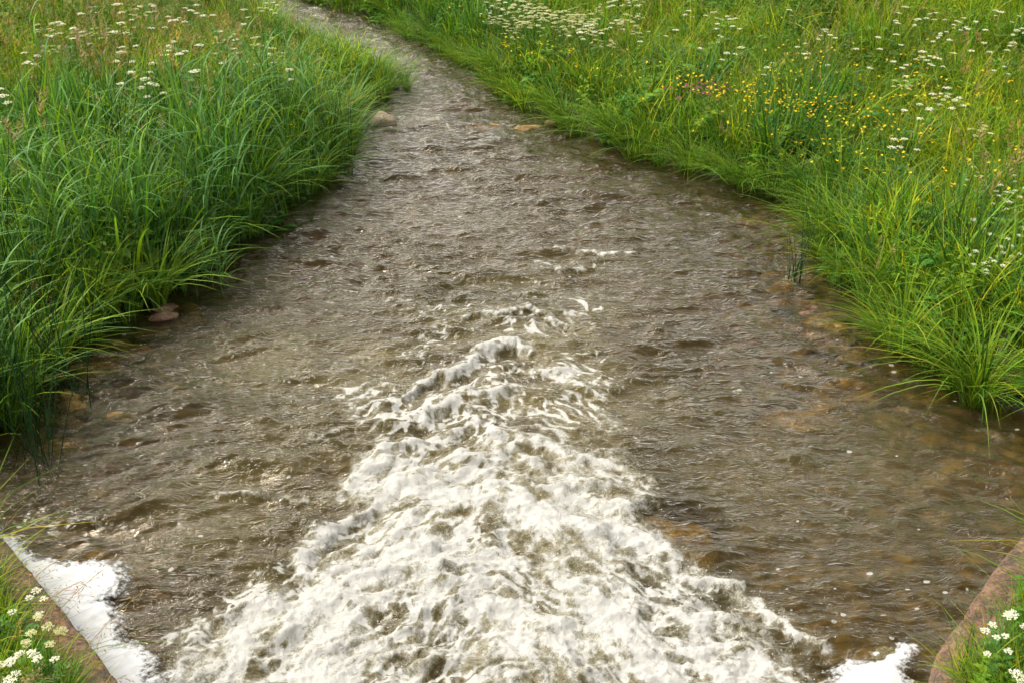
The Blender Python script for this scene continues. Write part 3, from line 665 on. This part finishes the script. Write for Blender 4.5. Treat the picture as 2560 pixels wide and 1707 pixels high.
#VEGSTART
# ------------------------------------------------------------------ grass masses
def cloud(n, x0, x1, y0, y1): return np.stack([RNG.uniform(x0, x1, n), RNG.uniform(y0, y1, n)], 1)
def infrust(x, y, m=1.1):
    half = (0.45*np.hypot(y, 2.6)+m); return np.abs(x) < half+.3*m
P = []
for (y0, y1, dens) in ((1.6, 5, 260), (5, 8, 85), (8, 12, 62), (12, 17, 44), (17, 23, 24), (23, 34, 9)):
    hx = .45*math.hypot(y1, 2.6)+1.6; n = int(dens*2*hx*(y1-y0)); p = cloud(n, -hx, hx, y0, y1); P.append(p)
P = np.vstack(P); P = P[infrust(P[:, 0], P[:, 1], 1.4)]
D = dland(P[:, 0], P[:, 1]); nearw = P[:, 1] < 4.9
ok = (D > np.where(nearw, .25, .04)); P = P[ok]; D = D[ok]; nearw = nearw[ok]
Hh = hgt(P[:, 0], P[:, 1]); n = len(P)
X_, Y_ = P[:, 0], P[:, 1]
patch = fbm(X_*.35, Y_*.35, 3, 201); pt2 = fbm(X_*.9, Y_*.9, 3, 211)
left = X_ < (xl(Y_)+xr(Y_))/2
u = RNG.random(n)
leftmeadow = left & (Y_ > 9.3) & (D > .9)
pseed = np.where(leftmeadow, .30+.35*np.clip(patch+.1, 0, 1), .05+.10*np.clip(pt2, 0, 1)); pseed = np.where(D < .5, .02, pseed); pseed = np.where(left & (Y_ < 8.5), .05, pseed); pseed[nearw] = .10
pforb = .20+.40*np.clip(pt2*1.5, 0, 1); plush = np.where(D < .8, .60, .10+.25*np.clip(-patch*1.5, 0, 1)); plush = np.where(left & (Y_ < 9.5), .6, plush); plush[nearw] = .10
kind = np.where(u < pseed, 3, np.where(u < pseed+pforb, 4, np.where(u < pseed+pforb+plush, 2, np.where(RNG.random(n) < .25, 1, 0))))
leftnear = left & (Y_ < 10.2) & ~nearw & (D < 2.6)
kind = np.where(leftnear & (kind != 4) & (RNG.random(n) < .50), 5, kind)
kind = np.where(~left & ~nearw & (D < 1.2) & (kind < 3) & (RNG.random(n) < .10), 5, kind)
kind = np.where((kind == 0) & (RNG.random(n) < .62), 6, kind); kind = np.where((kind == 2) & (D > .8) & ~nearw & (RNG.random(n) < .5), 6, kind)
pick = {6: wild, 0: fine, 1: short, 2: lush, 3: seedp, 4: forbp, 5: broad}
idx = np.zeros(n, int)
for kk, lst in pick.items():
    m = kind == kk; idx[m] = RNG.choice(lst, m.sum())
wide = 1+.25*sstep(10, 22, Y_)
scl = RNG.uniform(.75, 1.2, n)*(1+.25*pt2)*wide
scl = np.where(left & (Y_ < 9.5) & ~nearw, scl*1.04, scl); scl = np.where(nearw, scl*.70, scl)
scl *= np.where(D < .25, .75, 1); scl *= np.where(left & (Y_ > 11.4) & (D < 2.0), .72, 1); scl *= np.where(~left & (Y_ < 11) & (D < .8), .85, 1)
near_m = nearw
def emit(name, m, label, cat): scatter(name, np.stack([X_[m], Y_[m], Hh[m]-.01], 1), idx[m], scl[m], .13, label, cat)
GR = (kind <= 2) | (kind >= 5)
emit('meadow_grass', left & ~nearw & GR, 'dense green meadow grass covering the left bank', 'grass')
emit('meadow_grass', ~left & ~nearw & GR, 'dense yellow green meadow grass covering the right slope', 'grass')
emit('flowering_grass', left & ~nearw & (kind == 3), 'brown and straw seed heads standing over the left meadow', 'flowering grass')
emit('flowering_grass', ~left & ~nearw & (kind == 3), 'thin straw seed heads scattered over the right slope', 'flowering grass')
emit('leafy_undergrowth', left & ~nearw & (kind == 4), 'leafy green herbs growing among the left bank grass', 'undergrowth')
emit('leafy_undergrowth', ~left & ~nearw & (kind == 4), 'leafy green herbs growing among the right slope grass', 'undergrowth')
emit('verge_grass', left & nearw, 'green grass growing behind the left wing wall', 'grass')
emit('verge_grass', ~left & nearw, 'green grass growing behind the right wing wall', 'grass')
# grass creeping over the wall tops
pc = []; 
for sgn, base in ((-1, [(-1.46, 3.0), (-1.60, 3.30), (-1.93, 3.67), (-2.3, 4.06)]), (1, [(1.58, 3.0), (1.64, 3.30), (1.82, 3.52), (2.05, 3.8), (2.28, 4.05)])):
    for _ in range(150):
        q = rnd.random()*(len(base)-1); i = int(q); f = q-i; x = base[i][0]*(1-f)+base[i+1][0]*f; y = base[i][1]*(1-f)+base[i+1][1]*f
        off = rnd.uniform(.22, .42) if y > 3.25 else rnd.uniform(.12, .42)
        pc.append((x+sgn*off*.75, y-off*.65, .35))
pc = np.array(pc); scatter('creeping_grass', pc, RNG.choice(fine+lush+short+forbp, len(pc)), RNG.uniform(.3, .6, len(pc)), .25, 'short grass creeping over the inner edges of both wing walls', 'grass')
# ------------------------------------------------------------------ individual plants
def copy_tree(o):
    c = o.copy(); COL.objects.link(c)
    for ch in o.children:
        d = ch.copy(); COL.objects.link(d); d.parent = c; d.matrix_parent_inverse = ch.matrix_parent_inverse
    return c
def spawn(pro, used, loc, rz, s, label, cat, group):
    o = pro if not used[0] else copy_tree(pro); used[0] = True
    o.location = loc; o.rotation_euler = (random.gauss(0, .05), random.gauss(0, .05), rz); o.scale = (s, s, s); tag(o, label, cat, group); return o
def holder(name):
    o = bpy.data.objects.new(name, None); o.empty_display_size = .1; COL.objects.link(o); return o
WHITE = (.80, .78, .64); CREAM = (.62, .60, .32)
def umbel(mb, rnd, c0, R, col, dens=1.0):
    """flat-topped umbel: umbellets of small florets on rays"""
    nu = max(8, int(15*dens))
    for k_ in range(nu):
        r = R*math.sqrt((k_+.5)/nu); a = k_*2.4+rnd.uniform(-.3, .3); cx = c0+np.array([r*math.cos(a), r*math.sin(a), -.25*r*r/R+rnd.uniform(-.003, .003)])
        ur = R*.26
        for j in range(13):
            rr = ur*math.sqrt(rnd.random()); b = rnd.uniform(0, 6.28); p = cx+np.array([rr*math.cos(b), rr*math.sin(b), rnd.uniform(-.002, .003)]); s = rnd.uniform(.0022, .0040)*(R/.035)**.5
            t1 = rnd.uniform(-.5, .5); t2 = rnd.uniform(-.5, .5); q = [p+np.array([s*math.cos(g), s*math.sin(g), s*(t1*math.cos(g)+t2*math.sin(g))]) for g in (0, 1.57, 3.14, 4.71)]
            mb.add(q, [[0, 1, 2, 3]], jit(rnd, col, .04, .1))
        apex = c0-np.array([0, 0, R*.8]); tube(mb, np.array([apex, cx-np.array([0, 0, .002])]), .0006, (.13, .22, .05), 3)
def umbel_plant(seed, h, heads, R, col):
    rnd = random.Random(seed); root = holder('umbel_plant'); st = MB()
    P = blade_path(0, 0, rnd.uniform(0, 6.28), h-R, .08, .02, 7); tube(st, P, np.linspace(.0035, .0016, 7), (.10, .19, .04), 5)
    tops = [P[-1]+np.array([0, 0, R*.2])]
    for k_ in range(heads-1):
        a = k_*2.3+rnd.uniform(0, 1); b = P[-1-rnd.randint(1, 3)]; L = rnd.uniform(.12, .24)*h/.7; e = b+np.array([math.cos(a)*L*.6, math.sin(a)*L*.6, (h-R)-b[2]-rnd.uniform(.0, .10)])
        mid = (b+e)/2+np.array([math.cos(a), math.sin(a), -.3])*L*.12; tube(st, np.array([b, mid, e]), .0014, (.11, .20, .04), 4); tops.append(e)
    # ferny leaves
    for k_ in range(5):
        a = rnd.uniform(0, 6.28); b = P[rnd.randint(0, 4)]; L = rnd.uniform(.1, .2)
        for j in range(7):
            f = j/7; p = b+np.array([math.cos(a), math.sin(a), .5-.6*f])*L*f
            for sg in (-1, 1):
                dv = np.array([math.cos(a+sg*1.0), math.sin(a+sg*1.0), 0])*L*.28*(1-f*.7); wv = np.array([-dv[1], dv[0], 0])*.22
                strip(st, np.array([p, p+dv*.5, p+dv]), np.array([wv*.4, wv, wv*.1]), jit(rnd, (.07, .16, .03)))
    link('stem', st.mesh('stem', M_STEM), root)
    for tp in tops:
        mb = MB(); umbel(mb, rnd, tp+np.array([0, 0, R*.3]), R*rnd.uniform(.75, 1.1), col); link('flower_head', mb.mesh('flower_head', M_PETAL), root)
    return root
UP = [umbel_plant(300+k_, .78, hd, R, c) for k_, (hd, R, c) in enumerate([(1, .046, WHITE), (3, .036, WHITE), (5, .034, WHITE), (7, .034, CREAM), (2, .042, WHITE)])]
UU = [[False] for _ in UP]
def put_umbel(u_, v_, kk, s, label, group=None, h=.78):
    x, y, z = plant_at(u_, v_, h*s)
    if dland(x, y) < .12: return
    spawn(UP[kk], UU[kk], (x, y, z-.01), rnd.uniform(0, 6.28), s, label, 'flower', group)
gL = 'white umbel flowers in the left meadow'
lab = 'white flat-topped umbel flower standing in the upper left meadow'
for (u_, v_) in [(178,26),(288,98),(292,112),(192,64),(40,118),(450,18),(435,15),(265,45),(352,57),(415,108),(430,150),(350,170),(300,182),(318,184),(340,182),(235,62),(385,102),(432,95),(505,63),(545,78),(415,158),(470,150),(300,160),(380,92),(520,95),(325,5),(270,5),(120,40),(395,30),(495,25),(560,115),(645,150),(410,40),(335,95),(25,190),(5,210),(8,275)]:
    put_umbel(u_, v_, rnd.choice([0, 0, 0, 4, 1]), rnd.uniform(.75, 1.05), lab, gL)
for _ in range(34):
    put_umbel(rnd.uniform(60, 640), rnd.uniform(-10, 150), rnd.choice([0, 3, 3, 4]), rnd.uniform(.6, .9), lab, gL)
lab2 = 'creamy umbel plant in the thick pale patch at the top of the right slope'; g2 = 'pale umbel plants at the top of the right slope'
for _ in range(62):
    u_ = rnd.uniform(1120, 1470); v_ = rnd.uniform(-10, 105)*(1-.3*abs(u_-1290)/180)
    put_umbel(u_, v_, rnd.choice([3, 3, 3, 2]), rnd.uniform(.5, .95), lab2, g2)
lab3 = 'white umbel flower scattered over the upper right slope'; g3 = 'umbel flowers scattered on the upper right slope'
for _ in range(45):
    put_umbel(rnd.uniform(1480, 2350), rnd.uniform(0, 150), rnd.choice([0, 0, 1, 4]), rnd.uniform(.55, .85), lab3, g3)
for (u_, v_) in [(2130,115),(2145,125),(2180,70),(2150,195),(2165,210),(2130,230),(2185,190),(2090,140),(2210,30),(2240,45),(2140,20),(2060,175),(2200,215),(2240,280),(2050,312),(1900,70),(1860,90),(1690,30),(1620,20)]:
    put_umbel(u_, v_, rnd.choice([1, 2, 3]), rnd.uniform(.65, .9), lab3, g3)
lab4 = 'small white umbel flower in the cluster at the right edge halfway down the slope'; g4 = 'white flowers at the right edge'
for _ in range(34):
    put_umbel(rnd.uniform(2235, 2370), rnd.uniform(375, 610), rnd.choice([0, 1, 4]), rnd.uniform(.38, .55), lab4, g4)
near_l = [((55,1345),2,'umbel flower cluster over the left wall top, uppermost of the left corner flowers'),((115,1322),1,'white umbel flower leaning over the foam beside the left wall'),((75,1410),3,'white umbel flower low behind the left wall, below the uppermost cluster'),
 ((115,1430),3,'white umbel flower at the middle of the left wall top'),((20,1490),2,'large white umbel cluster at the left picture edge in the corner grass'),((55,1503),2,'wide white umbel flower in the middle of the left corner grass'),
 ((130,1520),2,'white umbel pair in front of the left wall near the bottom'),((180,1500),3,'small white umbel flower nearest the left wall edge'),((80,1560),1,'white umbel flower at the very bottom of the left corner'),((8,1530),4,'white umbel flower cut by the bottom left picture edge')]
for (p, kk, l) in near_l: put_umbel(p[0], p[1], kk, rnd.uniform(.52, .60), l)
near_r = [((2310,1370),0,'white umbel flower topmost behind the right wall'),((2335,1415),1,'cream umbel flower below the topmost one behind the right wall'),((2310,1445),2,'cluster of white umbels beside the cracked joint of the right wall'),
 ((2325,1545),4,'bright white umbel flower low in the right corner grass'),((2300,1572),0,'white umbel flower at the bottom edge of the right corner grass')]
for (p, kk, l) in near_r: put_umbel(p[0], p[1], kk, rnd.uniform(.48, .56), l)
# buttercups and clover
YEL = (.80, .56, .02)
def small_flower_plant(name, seed, h, k_, col, size, n=5):
    rnd = random.Random(seed); root = holder(name); st = MB(); fl = MB()
    for i in range(k_):
        a = rnd.uniform(0, 6.28); P = blade_path(rnd.uniform(-.03, .03), rnd.uniform(-.03, .03), a, h*rnd.uniform(.7, 1), rnd.uniform(.05, .35), .1, 5); tube(st, P, .0012, (.12, .2, .04), 3)
        c0 = P[-1]; cc = jit(rnd, col, .05, .1); tx, ty = rnd.uniform(-.5, .5), rnd.uniform(-.5, .5)
        if n == 5:
            for q in range(5):
                b = q*1.2566; d = np.array([math.cos(b), math.sin(b), .35+tx*math.cos(b)+ty*math.sin(b)]); wv = np.array([-math.sin(b), math.cos(b), 0])*size*.42
                strip(fl, np.array([c0, c0+d*size*.6, c0+d*size]), np.array([wv*.3, wv, wv*.7]), cc)
        else:
            for q in range(16):
                d = np.array([rnd.gauss(0, 1), rnd.gauss(0, 1), rnd.gauss(.4, 1)]); d /= np.linalg.norm(d); wv = np.cross(d, [.3, .5, .8])*size*.22
                strip(fl, np.array([c0, c0+d*size*.6, c0+d*size]), np.array([wv*.4, wv, wv*.3]), cc)
    for q in range(6):
        a = rnd.uniform(0, 6.28); d = np.array([math.cos(a), math.sin(a), .4])*.06; b = np.array([0, 0, rnd.uniform(.05, h*.5)])
        wv = np.array([-math.sin(a), math.cos(a), 0])*.012; strip(st, np.array([b, b+d*.6, b+d]), np.array([wv*.2, wv, wv*.1]), jit(rnd, (.07, .17, .03)))
    link('stem', st.mesh('stem', M_STEM), root); link('blossom', fl.mesh('blossom', M_PETAL), root); return root
BP = [small_flower_plant('buttercup', 400+i, .55, 3+i % 3, YEL, .0125) for i in range(4)]; BU = [[False] for _ in BP]
def put_b(u_, v_, label, group, s=None):
    s = s or rnd.uniform(.75, 1.0); x, y, z = plant_at(u_, v_, .5*s)
    if dland(x, y) < .1: return
    kk = rnd.randrange(4); spawn(BP[kk], BU[kk], (x, y, z), rnd.uniform(0, 6.28), s, label, 'flower', group)
for _ in range(46): put_b(rnd.gauss(1150, 85), rnd.gauss(150, 32), 'yellow buttercup in the patch beside the far bend of the stream', 'buttercups by the far bend')
for _ in range(105):
    q = rnd.random(); put_b(1500+480*q+rnd.gauss(0, 100), 290-110*q+rnd.gauss(0, 68), 'yellow buttercup in the bright diagonal drift across the right slope', 'buttercups across the right slope')
for _ in range(60): put_b(rnd.uniform(1700, 2350), rnd.uniform(110, 430), 'yellow buttercup scattered in the grass of the outer right slope', 'buttercups of the outer right slope')
for _ in range(9): put_b(rnd.gauss(1700, 60), rnd.gauss(395, 25), 'yellow buttercup among the drooping sedges above the right water edge', 'buttercups over the right water edge')
for (u_, v_, l) in [(18, 350, 'lone yellow flower at the left picture edge among tall grass'), (820, 42, 'yellow flower on the left bank beside the far bend'), (640, 295, 'yellow flower low among the dark reeds of the left bank')]: put_b(u_, v_, l, None)
CP = small_flower_plant('clover', 450, .5, 4, (.42, .09, .22), .013, 9); CU = [False]
for _ in range(14):
    x, y, z = plant_at(rnd.gauss(1610, 32), rnd.gauss(240, 16), .5); spawn(CP, CU, (x, y, z), rnd.uniform(0, 6), 1, 'pink clover head in the small patch above the right water edge', 'flower', 'pink clover patch')
# sedge and reed plants
def sedge(seed, nb, h, w_, pal, lean=(.05, .5), droop=(.35, 1.25), rad=.06, bias=None):
    rnd = random.Random(seed); mb = MB()
    for _ in range(nb):
        a = rnd.uniform(0, 6.283); r = rad*math.sqrt(rnd.random()); hh = h*rnd.uniform(.55, 1.1)
        az = a+rnd.gauss(0, .4)
        if bias is not None and rnd.random() < .5: az = bias+rnd.gauss(0, .7)
        c = jit(rnd, rnd.choices([p[0] for p in pal], [p[1] for p in pal])[0], .15, .25)
        add_blade(mb, rnd, r*math.cos(a), r*math.sin(a), hh, w_*rnd.uniform(.7, 1.2), rnd.uniform(*lean), rnd.uniform(*droop), c, 8, az, fold=.35)
    return mb
PS = [(G_MID, 4), ((0.13, 0.24, .03), 3), (G_DARK, 2), ((.24, .26, .04), .8)]
SR = [sedge(500+i, 80, .50, .0085, PS, bias=math.pi).mesh('drooping_sedge', M_LEAF) for i in range(5)]
SL = [sedge(520+i, 60, .62, .0120, PS+[(G_BLUE, 2)], (.05, .35), (.4, 1.1)).mesh('drooping_sedge', M_LEAF) for i in range(5)]
def edge_pts(line, ymin, ymax, step, off, r=.08):
    pts = [(a, b) for a, b in line if True]; out = []; L = 0
    for i in range(len(pts)-1):
        a, b = np.array(pts[i]), np.array(pts[i+1]); l = np.linalg.norm(b-a); n = max(1, int(l/step))
        for q in range(n):
            p = a+(b-a)*(q+rnd.random())/n
            if ymin < p[1] < ymax:
                t = (b-a)/l; nn = np.array([t[1], -t[0]]) if off > 0 else np.array([-t[1], t[0]])
                out.append(p+nn*(abs(off)+rnd.uniform(-r*.6, r)))
    return out
for p in edge_pts(RIGHT, 5.2, 18, .15, .09, .15):
    far = p[1] > 10.5; s = rnd.uniform(.55, 1.2)*(.85 if far else 1)
    o = link('drooping_sedge', rnd.choice(SR), None, (p[0], p[1], max(hgt(p[0], p[1]), -.02)-.02), rnd.gauss(0, .5), s)
    tag(o, 'arching sedge tuft hanging over the water edge of the far right bank' if far else 'arching sedge tuft hanging over the water edge of the near right bank', 'sedge', 'sedges along the far right bank' if far else 'sedges along the near right bank')
for p in edge_pts(LEFT, 5.3, 18, .18, -.09, .16):
    far = p[1] > 11.3; s = rnd.uniform(.5, 1.2)*(.7 if far else 1)
    o = link('drooping_sedge', rnd.choice(SL), None, (p[0], p[1], max(hgt(p[0], p[1]), -.02)-.02), rnd.uniform(0, 6.28), s)
    tag(o, 'bright sedge tuft on the left bank spur beyond the boulder' if far else 'leaning sedge tuft at the water edge of the near left bank', 'sedge', 'sedges on the far left spur' if far else 'sedges along the near left bank')
x, y = at(365, 705); o = link('bright_sedge', sedge(560, 46, .62, .017, [((.22, .30, .03), 3), ((.14, .26, .03), 2)], (.02, .3), (.3, 1.1), .05).mesh('bright_sedge', M_LEAF), None, (x, y+.02, -.02))
tag(o, 'bright yellow green sedge clump standing in the left shallows', 'sedge')
for (u_, v_, sd, l) in [(215,770,561,'upright blue green sedge clump at the left shore below the reeds'),(130,850,562,'narrow pale green sedge clump beside the tan stones at left'),(2060,800,563,'dense sedge clump at the right bank with browned blades at its base'),(2250,905,564,'drooping sedge clump overhanging the dark pool at right'),(1990,700,565,'yellowish sedge clump above the amber cobbles')]:
    x, y = at(u_, v_); o = link('tall_sedge', sedge(sd, 55, .66, .013, PS, (.0, .3), (.2, 1.0), .06).mesh('tall_sedge', M_LEAF), None, (x, y, -.03)); tag(o, l, 'sedge')
def reed(seed, h, nl):
    rnd = random.Random(seed); root = holder('reed'); st = MB(); lf = MB()
    P = blade_path(0, 0, rnd.uniform(0, 6.28), h, .1, .05, 8); tube(st, P, np.linspace(.004, .0018, 8), (.10, .20, .05), 5)
    for i in range(nl):
        f = .2+.78*i/nl; q = f*7; k0 = min(int(q), 6); b = P[k0]+(P[k0+1]-P[k0])*(q-k0); az = (i % 2)*math.pi+rnd.gauss(0, .5)+seed
        c = jit(rnd, rnd.choice([G_BLUE, G_MID, (.10, .22, .05)]), .12, .2); L = rnd.uniform(.25, .42)
        PP = blade_path(b[0], b[1], az, L, rnd.uniform(.2, .5), rnd.uniform(.6, 1.3), 8, b[2]); tw = az+math.pi/2
        Wd = np.array([math.cos(tw), math.sin(tw), 0])[None, :]*width_prof(8, rnd.uniform(.014, .022), .4)[:, None]; strip(lf, PP, Wd, c, .3)
    link('stem', st.mesh('stem', M_STEM), root); link('foliage', lf.mesh('foliage', M_LEAF), root); return root
RP = [reed(600+i, rnd.uniform(.75, 1.05), 8) for i in range(6)]; RU = [[False] for _ in RP]
def put_reed(x, y, s, label, group):
    kk = rnd.randrange(6); spawn(RP[kk], RU[kk], (x, y, float(max(hgt(x, y), -.03))-.02), rnd.uniform(0, 6.28), s, label, 'reed', group)
for _ in range(170):
    y = rnd.uniform(5.2, 10.6); x = float(xl(y))-abs(rnd.gauss(0, .8))-.02
    if x < -.45*math.hypot(y, 2.6)-.8 or dland(x, y) < .02: continue
    put_reed(x, y, rnd.uniform(.65, 1.0), 'broad leaved reed stalk in the stand along the near left bank', 'reeds of the near left bank')
for _ in range(16):
    x, y = at(rnd.uniform(440, 530), rnd.uniform(600, 680)); put_reed(x, y, rnd.uniform(.35, .6), 'short reed stalk rising from the water off the left bank', 'short reeds in the left shallows')
def rush(seed, k_, h, spread, name='rush_clump'):
    rnd = random.Random(seed); root = holder(name)
    for i in range(k_):
        mb = MB(); P = blade_path(rnd.gauss(0, spread), rnd.gauss(0, spread), rnd.uniform(0, 6.28), h*rnd.uniform(.6, 1.1), rnd.uniform(0, .45), rnd.uniform(0, .4)**2, 8)
        tube(mb, P, np.linspace(.0040, .0008, 8), jit(rnd, (.020, .070, .020), .15, .5), 5); link('stalk', mb.mesh('stalk', M_STEM, True), root)
    return root
for (u_, v_, h_, sd, k_, sp, l) in [
 (275,520,1.15,701,14,.12,'tall dark rush clump rising through the left bank grass'), (120,880,1.25,702,16,.12,'dark rush clump standing at the left shore by the red stone'),
 (50,1000,1.25,703,16,.10,'dark rush clump at the left picture edge by the foam flecked corner'), (110,1050,.85,704,9,.05,'loose rush clump leaning over the dark corner water at left'),
 (20,760,1.2,705,12,.12,'dark rush stalks along the left picture edge among reeds'), (770,345,.9,706,14,.10,'dark green rush clump at the tip of the near left bank'),
 (640,330,1.0,707,8,.05,'blue green flag leaves upright behind the near left bank'), (1825,640,.5,708,10,.03,'small dark rush clump standing in water off the right bank'),
 (1850,560,.5,709,7,.03,'dark rush stalks bent over the right water edge above the small clump'), (2180,700,.62,710,24,.10,'dense dark green rush tuft on the near right bank'), (430,620,1.0,711,9,.1,'thin dark rush stalks behind the bright sedge clump')]:
    x, y = at(u_, v_, .0 if v_ > 500 or u_ > 1500 else .2); r_ = rush(sd, int(k_*1.3), h_*1.2, sp); r_.location = (x, y, float(max(hgt(x, y), -.1))-.02); tag(r_, l, 'rush')
# long seeding grass stems over the foam
def oat(seed, h):
    mb = MB(); rnd = random.Random(seed); P = blade_path(0, 0, rnd.uniform(-.6, .4), h, .45, .35, 9); tube(mb, P, .0012, (.22, .20, .06), 4)
    for q in range(44):
        f = .55+.45*rnd.random(); k0 = f*8; i = min(int(k0), 7); b = P[i]+(P[i+1]-P[i])*(k0-i); a = rnd.uniform(0, 6.28); L = rnd.uniform(.02, .07)*(1.4-f)*1.6; e = b+np.array([math.cos(a)*L, math.sin(a)*L, -.25*L])
        tube(mb, np.array([b, e]), .0004, (.25, .18, .07), 3); wv = np.array([-math.sin(a), math.cos(a), 0])*.0022; d = (e-b)/np.linalg.norm(e-b)*.011
        strip(mb, np.array([e-d*.5, e, e+d]), np.array([wv*.3, wv, wv*.2]), jit(rnd, (.26, .15, .07)))
    return mb.mesh('seeding_grass', M_STEM)
OM = [oat(800+i, .5) for i in range(4)]
labs = ['uppermost', 'second', 'middle', 'fourth', 'fifth', 'lowest']
for i, (x, y) in enumerate([(-2.02, 3.45), (-1.93, 3.30), (-1.85, 3.18), (-1.74, 3.05), (-1.68, 2.95), (-1.62, 2.85)]):
    o = link('seeding_grass', OM[i % 4], None, (x, y, .33), rnd.uniform(-.6, .5), rnd.uniform(.8, 1.15)); tag(o, 'thin brown seeding grass stem arching over the left foam, %s along the wall' % labs[i], 'grass stem')
bpy.context.view_layer.update()
